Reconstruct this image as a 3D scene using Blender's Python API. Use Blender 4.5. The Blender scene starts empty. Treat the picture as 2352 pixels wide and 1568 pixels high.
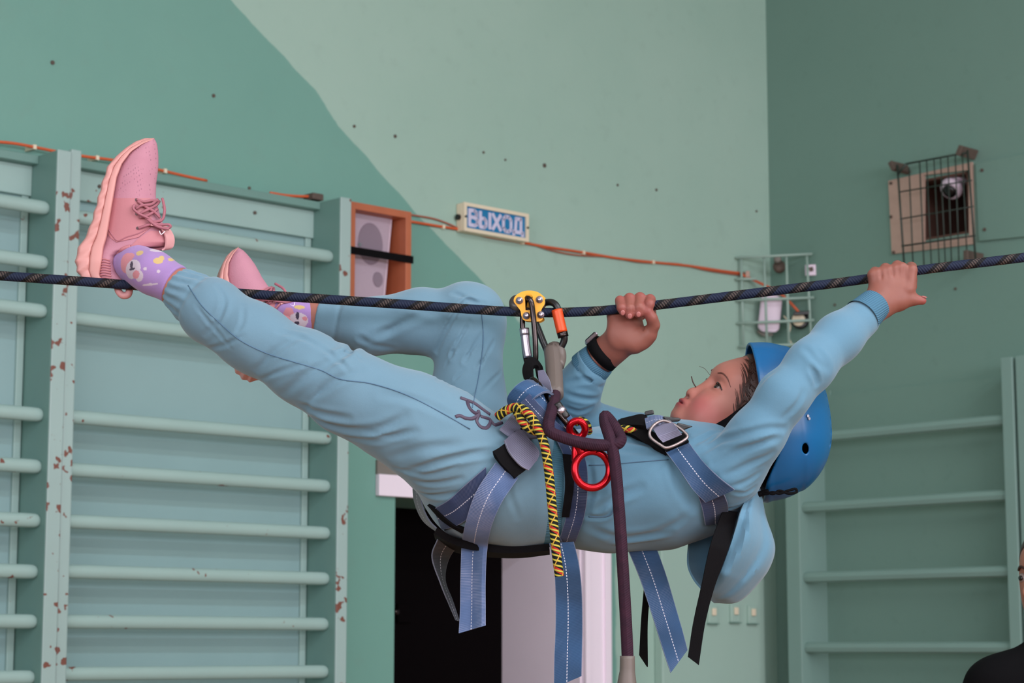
import bpy, bmesh, math, random
import numpy as np
from mathutils import Vector, Matrix

random.seed(7)
rng = np.random.default_rng(7)
SC = bpy.context.scene
COL = SC.collection

# ------------------------------------------------------------------ camera
F_PX, W_PX, H_PX = 4900.0, 2352.0, 1568.0
TH = math.radians(8.2)
CAM = np.array((0.0, 0.0, 1.5))
Y0 = 3.75                                   # plane of the taut rope and the girl
cam_data = bpy.data.cameras.new('camera')
cam_data.sensor_width = 36.0
cam_data.lens = F_PX / W_PX * 36.0
cam_data.dof.use_dof = True
cam_data.dof.focus_distance = 3.68
cam_data.dof.aperture_fstop = 10.0
cam_data.clip_end = 100
cam = bpy.data.objects.new('camera', cam_data)
cam.location = CAM
cam.rotation_euler = (math.pi / 2 + TH, 0, 0)
COL.objects.link(cam)
SC.camera = cam

# ------------------------------------------------------------------ room frame
A_DIR = np.array((.7325, .6807, 0))          # along the left wall, to the right
A_DIR /= np.linalg.norm(A_DIR)
B_DIR = np.array((A_DIR[1], -A_DIR[0], 0))   # along the right wall, to the right; also the left wall's normal
CORNER = np.array((1.211, 9.852, 0))
UP = np.array((0, 0, 1.0))

def PA(s, z, n=0.0):                         # s metres left of the corner, n out of the left wall
    return CORNER - A_DIR * s + B_DIR * n + UP * z

def PB(t, z, n=0.0):                         # t metres right of the corner, n out of the right wall
    return CORNER + B_DIR * t - A_DIR * n + UP * z

# ------------------------------------------------------------------ world, lamps, exposure
world = bpy.data.worlds.new('world')
SC.world = world
world.use_nodes = True
world.node_tree.nodes['Background'].inputs[0].default_value = (.75, .85, 1, 1)
world.node_tree.nodes['Background'].inputs[1].default_value = .5

def area(name, loc, rot_m, sx, sy, power, color):
    l = bpy.data.lights.new(name, 'AREA')
    l.shape = 'RECTANGLE'; l.size = sx; l.size_y = sy
    l.energy = power; l.color = color
    o = bpy.data.objects.new(name, l)
    o.matrix_world = Matrix.Translation(Vector(loc)) @ rot_m
    COL.objects.link(o)
    return o

def facing(direction, along):                # area light shines along its local -Z
    z = -Vector(direction).normalized(); x = Vector(along).normalized()
    y = z.cross(x).normalized(); x = y.cross(z)
    return Matrix((x, y, z)).transposed().to_4x4()

area('ceiling_lamp_row', PA(5.0, 5.6, 6.9), facing((0, 0, -1), A_DIR), 8.0, .30, 250, (.78, .88, 1.0))
area('ceiling_lamp_row', PA(5.0, 5.6, 9.6), facing((0, 0, -1), A_DIR), 8.0, .30, 250, (1.0, .87, .80))
area('window_light', PA(5.6, 3.1, 12.9), facing(-B_DIR, A_DIR), 9.0, 2.2, 640, (.95, .90, 1.0))
area('window_light', PA(11.6, 3.0, 7.0), facing(A_DIR, B_DIR), 9.0, 2.2, 330, (.95, .90, 1.0))

SC.view_settings.view_transform = 'Standard'
SC.view_settings.look = 'None'
SC.view_settings.gamma = 1.0
SC.view_settings.use_curve_mapping = False
SC.view_settings.exposure = 0.0

# ------------------------------------------------------------------ pixel -> place
def ray(px, py):
    u = (np.asarray(px, float) - W_PX / 2) / F_PX
    v = (np.asarray(py, float) - H_PX / 2) / F_PX
    return np.stack((u, math.cos(TH) + v * math.sin(TH), math.sin(TH) - v * math.cos(TH)), -1)

def at(px, py, Y):
    d = ray(px, py)
    return CAM + d * (np.asarray(Y) / d[..., 1])[..., None]

def W(px, py, dy=0.0):
    return at(px, py, Y0 + dy)

MPP = Y0 / F_PX / math.cos(TH)               # metres per pixel in the girl's plane

def onA(px, py, n=0.0):
    d = ray(px, py)
    t = ((PA(0, 0, n) - CAM) @ B_DIR) / (d @ B_DIR)
    p = CAM + d * t
    return -float((p - CORNER) @ A_DIR), float(p[2])

def onB(px, py, n=0.0):
    d = ray(px, py)
    t = ((PB(0, 0, n) - CAM) @ A_DIR) / (d @ A_DIR)
    p = CAM + d * t
    return float((p - CORNER) @ B_DIR), float(p[2])

# ------------------------------------------------------------------ materials
def lin(c):
    return tuple(((x / 255) / 12.92 if x / 255 <= .04045 else ((x / 255 + .055) / 1.055) ** 2.4) for x in c)

class NT:
    def __init__(s, name):
        s.m = bpy.data.materials.new(name); s.m.use_nodes = True
        s.t = s.m.node_tree; s.b = s.t.nodes['Principled BSDF']
    def n(s, kind, **kw):
        o = s.t.nodes.new(kind)
        for k, v in kw.items(): setattr(o, k, v)
        return o
    def l(s, a, b): s.t.links.new(a, b)
    def math(s, op, a, b=None, c=None, clamp=False):
        o = s.n('ShaderNodeMath', operation=op); o.use_clamp = clamp
        for i, v in enumerate((a, b, c)):
            if v is None: continue
            if isinstance(v, (int, float)): o.inputs[i].default_value = v
            else: s.l(v, o.inputs[i])
        return o.outputs[0]
    def mix(s, f, a, b):
        o = s.n('ShaderNodeMix', data_type='RGBA')
        for i, v in ((0, f), (6, a), (7, b)):
            if isinstance(v, (int, float)): o.inputs[i].default_value = v
            elif isinstance(v, tuple): o.inputs[i].default_value = (*v[:3], 1)
            else: s.l(v, o.inputs[i])
        return o.outputs[2]
    def pos(s): return s.n('ShaderNodeNewGeometry').outputs['Position']
    def noise(s, scale, detail=3, vec=None, rough=.5):
        o = s.n('ShaderNodeTexNoise'); o.inputs['Scale'].default_value = scale
        o.inputs['Detail'].default_value = detail; o.inputs['Roughness'].default_value = rough
        s.l(vec if vec is not None else s.pos(), o.inputs['Vector'])
        return o.outputs['Fac']
    def ramp(s, f, lo, hi):
        o = s.n('ShaderNodeMapRange'); o.interpolation_type = 'SMOOTHSTEP'
        s.l(f, o.inputs[0]); o.inputs[1].default_value = lo; o.inputs[2].default_value = hi
        return o.outputs[0]
    def bump(s, h, strength, dist=.002):
        o = s.n('ShaderNodeBump'); o.inputs['Strength'].default_value = strength
        o.inputs['Distance'].default_value = dist; s.l(h, o.inputs['Height'])
        s.l(o.outputs[0], s.b.inputs['Normal'])
    def base(s, c):
        if isinstance(c, tuple): s.b.inputs['Base Color'].default_value = (*c[:3], 1)
        else: s.l(c, s.b.inputs['Base Color'])
    def set(s, rough=None, metal=None, spec=None, sheen=None, coat=None, sss=None):
        i = s.b.inputs
        if rough is not None: i['Roughness'].default_value = rough
        if metal is not None: i['Metallic'].default_value = metal
        if spec is not None: i['Specular IOR Level'].default_value = spec
        if sheen is not None: i['Sheen Weight'].default_value = sheen
        if coat is not None: i['Coat Weight'].default_value = coat
        if sss is not None:
            i['Subsurface Weight'].default_value = sss
            i['Subsurface Radius'].default_value = (.9, .35, .2)
            i['Subsurface Scale'].default_value = .006
    def uv(s):
        o = s.n('ShaderNodeUVMap'); x = s.n('ShaderNodeSeparateXYZ'); s.l(o.outputs[0], x.inputs[0])
        return x.outputs[0], x.outputs[1]

def plain(name, rgb, rough=.5, metal=0, var=.06, scale=12, bump=0, bscale=200, spec=.5, coat=None, sheen=None):
    m = NT(name); c = lin(rgb)
    f = m.noise(scale, 3)
    m.base(m.mix(f, tuple(x * (1 - var) for x in c), tuple(min(1, x * (1 + var)) for x in c)))
    m.set(rough, metal, spec, coat=coat, sheen=sheen)
    if bump: m.bump(m.noise(bscale, 2), bump)
    return m.m

def painted(name, rgb, chip=(120, 72, 60), thr=.74, rough=.42, var=.05):
    m = NT(name); c = lin(rgb)
    f = m.noise(5, 4)
    col = m.mix(f, tuple(x * (1 - var) for x in c), tuple(x * (1 + var) for x in c))
    chips = m.ramp(m.math('MULTIPLY', m.noise(26, 2), m.math('ADD', m.noise(4.5, 1), .5)), thr, thr + .03)
    m.base(m.mix(chips, col, lin(chip)))
    m.set(rough); m.bump(m.noise(60, 3), .15)
    return m.m

M = {}
def wall_a_mat():
    m = NT('two tone wall paint')
    # painted diagonal border between the dark and the pale green, a straight hand-cut line with one kink
    pts = [onA(x, y) for x, y in ((530, 0), (722, 205), (775, 287), (985, 520), (1150, 690), (1385, 962), (1412, 1110))]
    P = m.pos()
    dot = m.n('ShaderNodeVectorMath', operation='DOT_PRODUCT'); m.l(P, dot.inputs[0])
    dot.inputs[1].default_value = tuple(-A_DIR)
    off = float(CORNER @ A_DIR)
    s = m.math('ADD', dot.outputs['Value'], off)
    z = m.n('ShaderNodeSeparateXYZ'); m.l(P, z.inputs[0]); z = z.outputs[2]
    cur = m.n('ShaderNodeFloatCurve')
    c = cur.mapping.curves[0]
    zs = sorted(((zz / 6.0, ss / 8.0) for ss, zz in pts))
    # continue the border straight to floor and ceiling
    (z0, s0), (z1, s1) = zs[0], zs[1]; k0 = (s1 - s0) / (z1 - z0)
    (z2, s2), (z3, s3) = zs[-2], zs[-1]; k1 = (s3 - s2) / (z3 - z2)
    lo = max(0.001, s0); hi = min(1, s3 + k1 * (1 - z3))
    zs = [(0.0, lo)] + zs + [(1.0, hi)]
    c.points[0].location = zs[0]; c.points[1].location = zs[-1]
    for q in zs[1:-1]: c.points.new(*q)
    for p in c.points: p.handle_type = 'VECTOR'
    cur.mapping.update()
    m.l(m.math('DIVIDE', z, 6.0), cur.inputs['Value'])
    line = m.math('MULTIPLY', cur.outputs[0], 8.0)
    wob = m.math('MULTIPLY', m.math('SUBTRACT', m.noise(9, 3), .5), .035)
    d = m.math('SUBTRACT', m.math('ADD', s, wob), line)
    dark = m.ramp(d, -.006, .006)
    big = m.noise(1.3, 4, rough=.6)
    fine = m.noise(14, 4)
    pale = m.mix(big, lin((150, 182, 168)), lin((166, 193, 180)))
    deep = m.mix(big, lin((104, 152, 140)), lin((119, 166, 153)))
    col = m.mix(dark, pale, deep)
    col = m.mix(m.math('MULTIPLY', m.ramp(fine, .55, .8), .12), col, lin((120, 140, 130)))
    scuff = m.ramp(m.noise(34, 5, rough=.7), .72, .78)
    col = m.mix(m.math('MULTIPLY', scuff, .35), col, lin((175, 200, 190)))
    m.base(col); m.set(.55); m.bump(m.noise(45, 4), .18, .004)
    return m.m

def wall_b_mat():
    m = NT('green wall paint')
    big = m.noise(1.1, 4, rough=.6)
    col = m.mix(big, lin((106, 139, 128)), lin((117, 148, 137)))
    col = m.mix(m.math('MULTIPLY', m.ramp(m.noise(20, 4), .58, .8), .15), col, lin((88, 118, 106)))
    m.base(col); m.set(.55); m.bump(m.noise(45, 4), .18, .004)
    return m.m

M['wall_a'] = wall_a_mat()
M['wall_b'] = wall_b_mat()
M['pale_wall'] = plain('pale green wall paint', (160, 188, 176), .55, var=.04, scale=3)
M['ceiling'] = plain('white ceiling paint', (225, 225, 220), .8)
M['floor'] = plain('varnished floor boards', (150, 105, 70), .4, var=.2, scale=3)
M['bars'] = painted('chipped pale green paint', (154, 182, 176))
M['bars_worn'] = painted('worn pale green paint', (156, 180, 176), thr=.62)
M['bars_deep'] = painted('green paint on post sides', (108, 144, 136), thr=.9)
M['bars_b'] = painted('green paint on right bars', (124, 154, 146), thr=1.2)
M['backboard'] = painted('pale turquoise board paint', (139, 170, 170), thr=1.2)
M['door_dark'] = plain('dark brown door', (7, 4, 5), .8, bump=.1, bscale=30, spec=.05)
M['white_frame'] = plain('white gloss paint', (246, 232, 244), .4, var=.04, scale=4)
M['grey_strip'] = plain('dusty shaded grey paint', (120, 115, 108), .7)
M['orange_wood'] = plain('orange brown wood', (178, 100, 68), .5, var=.12, scale=14)
M['speaker_white'] = plain('white plastic', (222, 204, 220), .4, var=.02)
M['grille'] = plain('grey speaker mesh', (176, 158, 172), .6, var=.12, scale=300)
M['grille_dark'] = plain('dark speaker cone', (134, 118, 132), .6, var=.1, scale=300)
M['black'] = plain('black webbing', (9, 8, 10), .85, bump=.2, bscale=600, spec=.12)
M['black_plastic'] = plain('black plastic', (14, 13, 14), .35)
M['cream'] = plain('cream plastic', (226, 212, 186), .45, var=.05)
M['sign_blue'] = plain('blue sign face', (28, 118, 168), .4, var=.05)
M['sign_letter'] = plain('white sign lettering', (205, 200, 225), .5)
M['cable'] = plain('orange cable', (205, 92, 50), .5, var=.15)
M['cable_old'] = plain('faded red cable', (165, 92, 70), .6, var=.2)
M['wire_pale'] = plain('wire painted pale green', (150, 175, 165), .45)
M['wire_dark'] = plain('wire painted dark green', (40, 52, 45), .5)
M['ply'] = plain('bare plywood', (182, 152, 138), .7, var=.12, scale=20)
M['niche'] = plain('rough brown niche', (92, 62, 52), .8, var=.3, scale=9)
M['rust'] = plain('rusty brown metal', (88, 74, 66), .7, var=.3, scale=60)
M['hole'] = plain('dark plug', (92, 80, 70), .8)
M['steel'] = plain('polished steel', (150, 145, 148), .18, metal=1, var=.05)
M['dark_steel'] = plain('dark anodised steel', (62, 55, 54), .22, metal=1, var=.15)
M['silver'] = plain('silver gate sleeve', (172, 164, 174), .3, metal=.9)
M['yellow'] = plain('yellow anodised plate', (216, 152, 26), .35, metal=.15, var=.04)
M['orange_metal'] = plain('orange gate sleeve', (206, 70, 18), .35, metal=.2)
M['red_metal'] = plain('red anodised alloy', (172, 12, 26), .22, metal=.75, var=.05)
M['rubber'] = plain('grey brown rubber sleeve', (98, 88, 82), .5, var=.08)
M['wheel'] = plain('grey pulley wheel', (82, 78, 74), .4, metal=.6)

# ------------------------------------------------------------------ object helpers
def tag(o, label=None, cat=None, group=None, kind=None):
    if label: o['label'] = label
    if cat: o['category'] = cat
    if group: o['group'] = group
    if kind: o['kind'] = kind
    return o

def empty(name, loc, label, cat, group=None):
    o = bpy.data.objects.new(name, None)
    o.location = Vector(loc); o.empty_display_size = .05
    COL.objects.link(o)
    return tag(o, label, cat, group)

def link(name, me, mat, parent=None, smooth=False):
    if mat is not None:
        for mm in (mat if isinstance(mat, (list, tuple)) else [mat]): me.materials.append(mm)
    if smooth:
        me.polygons.foreach_set('use_smooth', np.ones(len(me.polygons), bool))
    o = bpy.data.objects.new(name, me)
    COL.objects.link(o)
    if parent is not None:
        o.parent = parent
        o.matrix_parent_inverse = Matrix.Translation(-parent.location) if parent.type == 'EMPTY' and parent.parent is None else Matrix.Identity(4)
    return o

def mesh(name, verts, faces, uvs=None):
    me = bpy.data.meshes.new(name)
    me.from_pydata([tuple(v) for v in verts], [], faces)
    if uvs is not None:
        ul = me.uv_layers.new(name='UVMap')
        li = np.empty(len(me.loops), np.int32); me.loops.foreach_get('vertex_index', li)
        ul.data.foreach_set('uv', np.asarray(uvs, np.float32)[li].ravel())
    me.update()
    return me

def obj_bm(name, bm, mat, parent=None, smooth=False, bevel=0, seg=2):
    if bevel:
        bmesh.ops.bevel(bm, geom=bm.edges[:], offset=bevel, segments=seg, affect='EDGES', profile=.5)
    bmesh.ops.recalc_face_normals(bm, faces=bm.faces)
    me = bpy.data.meshes.new(name); bm.to_mesh(me); bm.free()
    return link(name, me, mat, parent, smooth)

def hexa(bm, c):                              # 8 corners: bottom ring then top ring
    v = [bm.verts.new(tuple(p)) for p in c]
    for f in ((0, 1, 2, 3), (4, 5, 6, 7), (0, 1, 5, 4), (1, 2, 6, 5), (2, 3, 7, 6), (3, 0, 4, 7)):
        bm.faces.new([v[i] for i in f])

def boxw(bm, PF, s0, s1, z0, z1, n0, n1):
    hexa(bm, [PF(s0, z0, n0), PF(s1, z0, n0), PF(s1, z0, n1), PF(s0, z0, n1),
              PF(s0, z1, n0), PF(s1, z1, n0), PF(s1, z1, n1), PF(s0, z1, n1)])

def wbox(name, PF, s0, s1, z0, z1, n0, n1, mat, parent=None, bevel=0.0, smooth=False):
    bm = bmesh.new(); boxw(bm, PF, s0, s1, z0, z1, n0, n1)
    return obj_bm(name, bm, mat, parent, smooth, bevel)

def catmull(P, n):
    P = np.asarray(P, float)
    if len(P) == 2:
        t = np.linspace(0, 1, n)[:, None]; return P[0] * (1 - t) + P[1] * t
    seg = np.sqrt(((P[1:] - P[:-1]) ** 2).sum(1)) ** .5 + 1e-9
    T = np.concatenate(([0], np.cumsum(seg)))
    Q = np.vstack((2 * P[0] - P[1], P, 2 * P[-1] - P[-2]))
    TT = np.concatenate(([-seg[0]], T, [T[-1] + seg[-1]]))
    out = []
    for x in np.linspace(0, T[-1], n):
        i = min(max(np.searchsorted(T, x, 'right') - 1, 0), len(P) - 2) + 1
        t0, t1, t2, t3 = TT[i - 1:i + 3]; p0, p1, p2, p3 = Q[i - 1:i + 3]
        a1 = (t1 - x) / (t1 - t0) * p0 + (x - t0) / (t1 - t0) * p1
        a2 = (t2 - x) / (t2 - t1) * p1 + (x - t1) / (t2 - t1) * p2
        a3 = (t3 - x) / (t3 - t2) * p2 + (x - t2) / (t3 - t2) * p3
        b1 = (t2 - x) / (t2 - t0) * a1 + (x - t0) / (t2 - t0) * a2
        b2 = (t3 - x) / (t3 - t1) * a2 + (x - t1) / (t3 - t1) * a3
        out.append((t2 - x) / (t2 - t1) * b1 + (x - t1) / (t2 - t1) * b2)
    return np.array(out)

def frames(C, closed=False):
    T = np.gradient(C, axis=0) if not closed else np.roll(C, -1, 0) - np.roll(C, 1, 0)
    T /= np.linalg.norm(T, axis=1)[:, None] + 1e-12
    N = np.zeros_like(C); r = np.array((0, 0, 1.0))
    if abs(T[0] @ r) > .9: r = np.array((0, 1.0, 0))
    n = r - T[0] * (r @ T[0]); n /= np.linalg.norm(n)
    for i in range(len(C)):
        n = n - T[i] * (n @ T[i]); n /= np.linalg.norm(n); N[i] = n
    return T, N, np.cross(T, N)

def tube_mesh(name, C, r, ns=10, closed=False, flat=1.0):
    C = np.asarray(C, float); n = len(C)
    r = np.broadcast_to(np.asarray(r, float), (n,))
    T, N, B = frames(C, closed)
    a = np.linspace(0, 2 * np.pi, ns + (0 if closed else 1))[: ns + 1]
    L = np.concatenate(([0], np.cumsum(np.linalg.norm(np.diff(C, axis=0), axis=1))))
    if closed:
        a = np.linspace(0, 2 * np.pi, ns, endpoint=False)
        V = (C[:, None] + r[:, None, None] * (np.cos(a)[None, :, None] * N[:, None] + flat * np.sin(a)[None, :, None] * B[:, None])).reshape(-1, 3)
        F = [(i * ns + j, i * ns + (j + 1) % ns, ((i + 1) % n) * ns + (j + 1) % ns, ((i + 1) % n) * ns + j) for i in range(n) for j in range(ns)]
        return mesh(name, V, F)
    a = np.linspace(0, 2 * np.pi, ns + 1)     # seam doubled so that the UV wraps cleanly
    m = ns + 1
    V = (C[:, None] + r[:, None, None] * (np.cos(a)[None, :, None] * N[:, None] + flat * np.sin(a)[None, :, None] * B[:, None])).reshape(-1, 3)
    UV = np.stack(np.broadcast_arrays(np.linspace(0, 1, m)[None, :], L[:, None]), -1).reshape(-1, 2)
    F = [(i * m + j, i * m + j + 1, (i + 1) * m + j + 1, (i + 1) * m + j) for i in range(n - 1) for j in range(ns)]
    F.append(tuple(range(ns - 1, -1, -1))); F.append(tuple((n - 1) * m + j for j in range(ns)))
    return mesh(name, V, F, UV)

def tube(name, pts, r, mat, parent=None, n=None, ns=10, closed=False, smooth_path=True, flat=1.0):
    pts = np.asarray(pts, float)
    if smooth_path and not closed:
        n = n or max(8, len(pts) * 6); C = catmull(pts, n)
        if np.ndim(r): r = np.interp(np.linspace(0, 1, n), np.linspace(0, 1, len(r)), r)
    else: C = pts
    return link(name, tube_mesh(name, C, r, ns, closed, flat), mat, parent, True)

def cyl(bm, c, axis, r, h, n=16, r2=None):
    z = Vector(axis).normalized(); x = z.orthogonal().normalized(); y = z.cross(x)
    mtx = Matrix((x, y, z)).transposed().to_4x4(); mtx.translation = Vector(c)
    bmesh.ops.create_cone(bm, cap_ends=True, segments=n, radius1=r, radius2=r if r2 is None else r2, depth=h, matrix=mtx)

def lathe(name, prof, c, axis, mat, parent=None, n=24, smooth=True, bevel=0):
    z = Vector(axis).normalized(); x = z.orthogonal().normalized(); y = z.cross(x)
    V, F = [], []
    for (r, h) in prof:
        for k in range(n):
            a = 2 * math.pi * k / n
            V.append(Vector(c) + z * h + (x * math.cos(a) + y * math.sin(a)) * r)
    m = len(prof)
    for i in range(m - 1):
        for k in range(n):
            F.append((i * n + k, i * n + (k + 1) % n, (i + 1) * n + (k + 1) % n, (i + 1) * n + k))
    F.append(tuple(range(n - 1, -1, -1))); F.append(tuple((m - 1) * n + k for k in range(n)))
    me = mesh(name, V, F)
    bm = bmesh.new(); bm.from_mesh(me); bmesh.ops.recalc_face_normals(bm, faces=bm.faces); bm.to_mesh(me); bm.free()
    o = link(name, me, mat, parent, smooth)
    return o
# ================================================================== the room
LA, LB, HC, TW = 12.0, 13.5, 6.0, .55
door_r = onA(1336, 1300)[0]
door_z = onA(870, 1139)[1]
door_l = door_r + 1.02

def structure(o): o['kind'] = 'structure'; return o

bm = bmesh.new()                              # left wall with the doorway cut out
boxw(bm, PA, LA, door_l, 0, HC, -TW, 0)
boxw(bm, PA, door_l, door_r, door_z, HC, -TW, 0)
boxw(bm, PA, door_r, 0, 0, HC, -TW, 0)
wall_left = structure(obj_bm('wall_left', bm, M['wall_a']))

nz0, nz1 = onB(2120, 553)[1], onB(2225, 392)[1]      # niche in the right wall
nt0, nt1 = onB(2092, 470)[0], onB(2226, 470)[0]
bm = bmesh.new()
boxw(bm, PB, -TW, nt0, 0, HC, -.6, 0)
boxw(bm, PB, nt1, LB, 0, HC, -.6, 0)
boxw(bm, PB, nt0, nt1, 0, nz0, -.6, 0)
boxw(bm, PB, nt0, nt1, nz1, HC, -.6, 0)
wall_right = structure(obj_bm('wall_right', bm, M['wall_b']))
bm = bmesh.new()                              # lining of the niche, open at the front
boxw(bm, PB, nt0, nt1, nz0, nz1, -.42, -.40)
boxw(bm, PB, nt0, nt0 + .01, nz0, nz1, -.40, 0)
boxw(bm, PB, nt1 - .01, nt1, nz0, nz1, -.40, 0)
boxw(bm, PB, nt0, nt1, nz0, nz0 + .01, -.40, 0)
boxw(bm, PB, nt0, nt1, nz1 - .01, nz1, -.40, 0)
obj_bm('niche_lining', bm, M['niche'], wall_right)
wbox('floor', PA, LA + .4, -.4, -.1, 0, -.9, LB + .4, M['floor']); structure(bpy.data.objects['floor'])
structure(wbox('ceiling', PA, LA + .4, -.4, HC, HC + .1, -.6, LB + .4, M['ceiling']))
structure(wbox('wall_front', PA, LA, 0, 0, HC, LB, LB + .2, M['wall_b']))
structure(wbox('wall_back', PA, LA, LA + .2, 0, HC, 0, LB, M['wall_b']))

# old plugged holes in the plaster
for (x, y, r) in ((120, 144, 5), (490, 220, 4.5), (813, 290, 4), (907, 313, 4.5), (1110, 350, 3.5), (1160, 367, 3), (1250, 380, 6),
                  (1418, 425, 3.5), (1507, 436, 4), (1737, 485, 3.5), (572, 432, 4)):
    bm = bmesh.new(); s, z = onA(x, y); cyl(bm, PA(s, z, .0), B_DIR, r * .0016, .008, 8)
    obj_bm('wall_plug', bm, M['rust'] if r > 4 else M['hole'], wall_left)
for (x, y, r) in ((2195, 663, 4), (1918, 700, 4), (2092, 640, 3)):
    bm = bmesh.new(); t, z = onB(x, y); cyl(bm, PB(t, z, .0), -A_DIR, r * .0016, .008, 8)
    obj_bm('wall_plug', bm, M['hole'], wall_right)

# doorway
door = structure(wbox('door_1', PA, door_l, door_r, 0, door_z, -.52, -.48, M['door_dark']))
lk = wbox('lock_plate', PA, onA(930, 1400, -.48)[0] + .05, onA(930, 1400, -.48)[0] - .02, onA(905, 1430, -.48)[1], onA(905, 1385, -.48)[1], -.48, -.465, M['door_dark'], door, .004)
bm = bmesh.new(); cyl(bm, PA(onA(905, 1405, -.48)[0] + .02, onA(905, 1405, -.48)[1], -.45), B_DIR, .012, .03); obj_bm('door_handle', bm, M['dark_steel'], door, True)
trim = bmesh.new()
boxw(trim, PA, door_r + .012, door_r, 0, door_z, -.48, .0)              # right reveal
trim_1 = structure(obj_bm('trim_1', trim, M['white_frame']))
trim_2 = structure(wbox('trim_2', PA, door_r, onA(1405, 1300, .02)[0], 0, door_z + .005, 0, .02, M['white_frame'], None, .003))
wbox('bead', PA, onA(1345, 1300, .03)[0], onA(1356, 1300, .03)[0], 0, door_z, .02, .03, M['white_frame'], trim_2)
wbox('bead', PA, onA(1390, 1300, .03)[0], onA(1402, 1300, .03)[0], 0, door_z, .02, .03, M['white_frame'], trim_2)
zt = onA(870, 1088, .02)[1]
trim_3 = structure(wbox('trim_3', PA, door_l + .1, onA(1405, 1100, .02)[0], door_z, zt, 0, .025, M['white_frame'], None, .003))
trim_4 = structure(wbox('trim_4', PA, door_l + .1, onA(1405, 1060, .02)[0], zt, onA(870, 1055, .02)[1], 0, .012, M['grey_strip']))  # ledge moulding over the door; dust and its shade both put into the grey
# boxed-in pipe chase beside the corner
trim_5 = structure(wbox('trim_5', PA, onA(1521, 1400, .05)[0], onA(1757, 1400, .05)[0], 0, onA(1600, 1130, .05)[1], 0, .05, M['pale_wall'], None, .006))

# ================================================================== wall bars
RN = .155                                    # rung axis off the wall; posts reach .2
def rung_bm(L, hy=.024, hn=.018, n=14):
    bm = bmesh.new(); rings = []
    prof = [(0, .55), (.006, .8), (.018, .97), (.04, 1)]
    xs = [(x, k) for x, k in prof] + [(L - x, k) for x, k in prof[::-1]]
    for x, k in xs:
        rings.append([bm.verts.new((x, math.cos(2 * math.pi * i / n) * hn * k, math.sin(2 * math.pi * i / n) * hy * k)) for i in range(n)])
    for a, b in zip(rings, rings[1:]):
        for i in range(n): bm.faces.new((a[i], a[(i + 1) % n], b[(i + 1) % n], b[i]))
    bm.faces.new(rings[0][::-1]); bm.faces.new(rings[-1])
    return bm

def place_basis(o, p, x, y, parent):
    m = Matrix((Vector(x), Vector(y), Vector((0, 0, 1)))).transposed().to_4x4(); m.translation = Vector(p)
    o.parent = parent
    o.matrix_parent_inverse = Matrix.Translation(-parent.location)
    o.matrix_basis = m

def a_bars(label, sL0, sL1, sR0, sR1, rungs, ztop, header=True, left_post=True, ref_x=300, slab=None):
    """one bay of wall bars on the left wall: posts, rungs, board behind, header."""
    root = empty('wall_bars', PA((sL0 + sR1) / 2, 0, 0), label, 'wall bars', 'wall bars along the left wall')
    if left_post: wbox('post', PA, sL0, sL1, 0, ztop, .0, .2, M['bars_worn'], root, .004)
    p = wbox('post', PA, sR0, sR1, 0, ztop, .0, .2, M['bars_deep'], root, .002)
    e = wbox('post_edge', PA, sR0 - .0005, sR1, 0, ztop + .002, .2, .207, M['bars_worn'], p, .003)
    wbox('backboard', PA, sL1, sR0, 0, ztop - .02, .0, .022, M['backboard'], root)
    wbox('batten', PA, sR0 + .03, sR0 + .004, 0, ztop - .1, .022, .034, M['bars'], root, .002)
    wbox('header_board', PA, sL1, sR0, ztop - .135, ztop - .03, .022, .045, M['bars'], root, .003)
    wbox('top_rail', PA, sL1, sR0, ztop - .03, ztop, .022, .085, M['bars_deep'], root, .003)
    for k in range(2):
        bm = bmesh.new(); cyl(bm, PA(sL1 * (.85 - .6 * k) + sR0 * (.15 + .6 * k), ztop - .075, .047), B_DIR, .007, .006, 8)
        obj_bm('screw', bm, M['rust'], root)
    L = sL1 - sR0 + .006
    me = None
    for z in rungs:
        if me is None:
            o = obj_bm('rung', rung_bm(L), M['bars'], root, True); me = o.data
        else:
            o = bpy.data.objects.new('rung', me); COL.objects.link(o)
        place_basis(o, PA(sL1 + .003, z, RN + random.uniform(-.003, .003)), A_DIR, -B_DIR, root)
    return root

fA = lambda x, y, n=.2: onA(x, y, n)[0]
m0, m1, m2, m3 = fA(148, 900), fA(172, 900), fA(775, 900), fA(800, 900)
l2, l3 = fA(113, 900), fA(146, 900)
# posts lean in the photo a little; keep them plumb
zt_mid = onA(300, 386, .085)[1]
mid_r = [onA(165, y, RN)[1] for y in (496, 729, 957, 1078, 1197, 1312, 1427, 1547)]
mid_r += [mid_r[-1] - .172 * k for k in range(1, 9) if mid_r[-1] - .172 * k > .15]
a_bars('wall bars with eight pale green rungs left of the dark doorway', m0, m1, m2, m3, mid_r, zt_mid)
zt_l = onA(20, 345, .085)[1]
left_r = [onA(100, y, RN)[1] for y in (477, 603, 715, 953, 1072, 1196, 1313, 1427, 1555)]
left_r += [left_r[-1] - .172 * k for k in range(1, 9) if left_r[-1] - .172 * k > .15]
a_bars('wall bars cut by the left picture edge, rungs ending at chipped post', l2 + 1.25, l2 + 1.2, l2, l3, left_r, zt_l)

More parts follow.
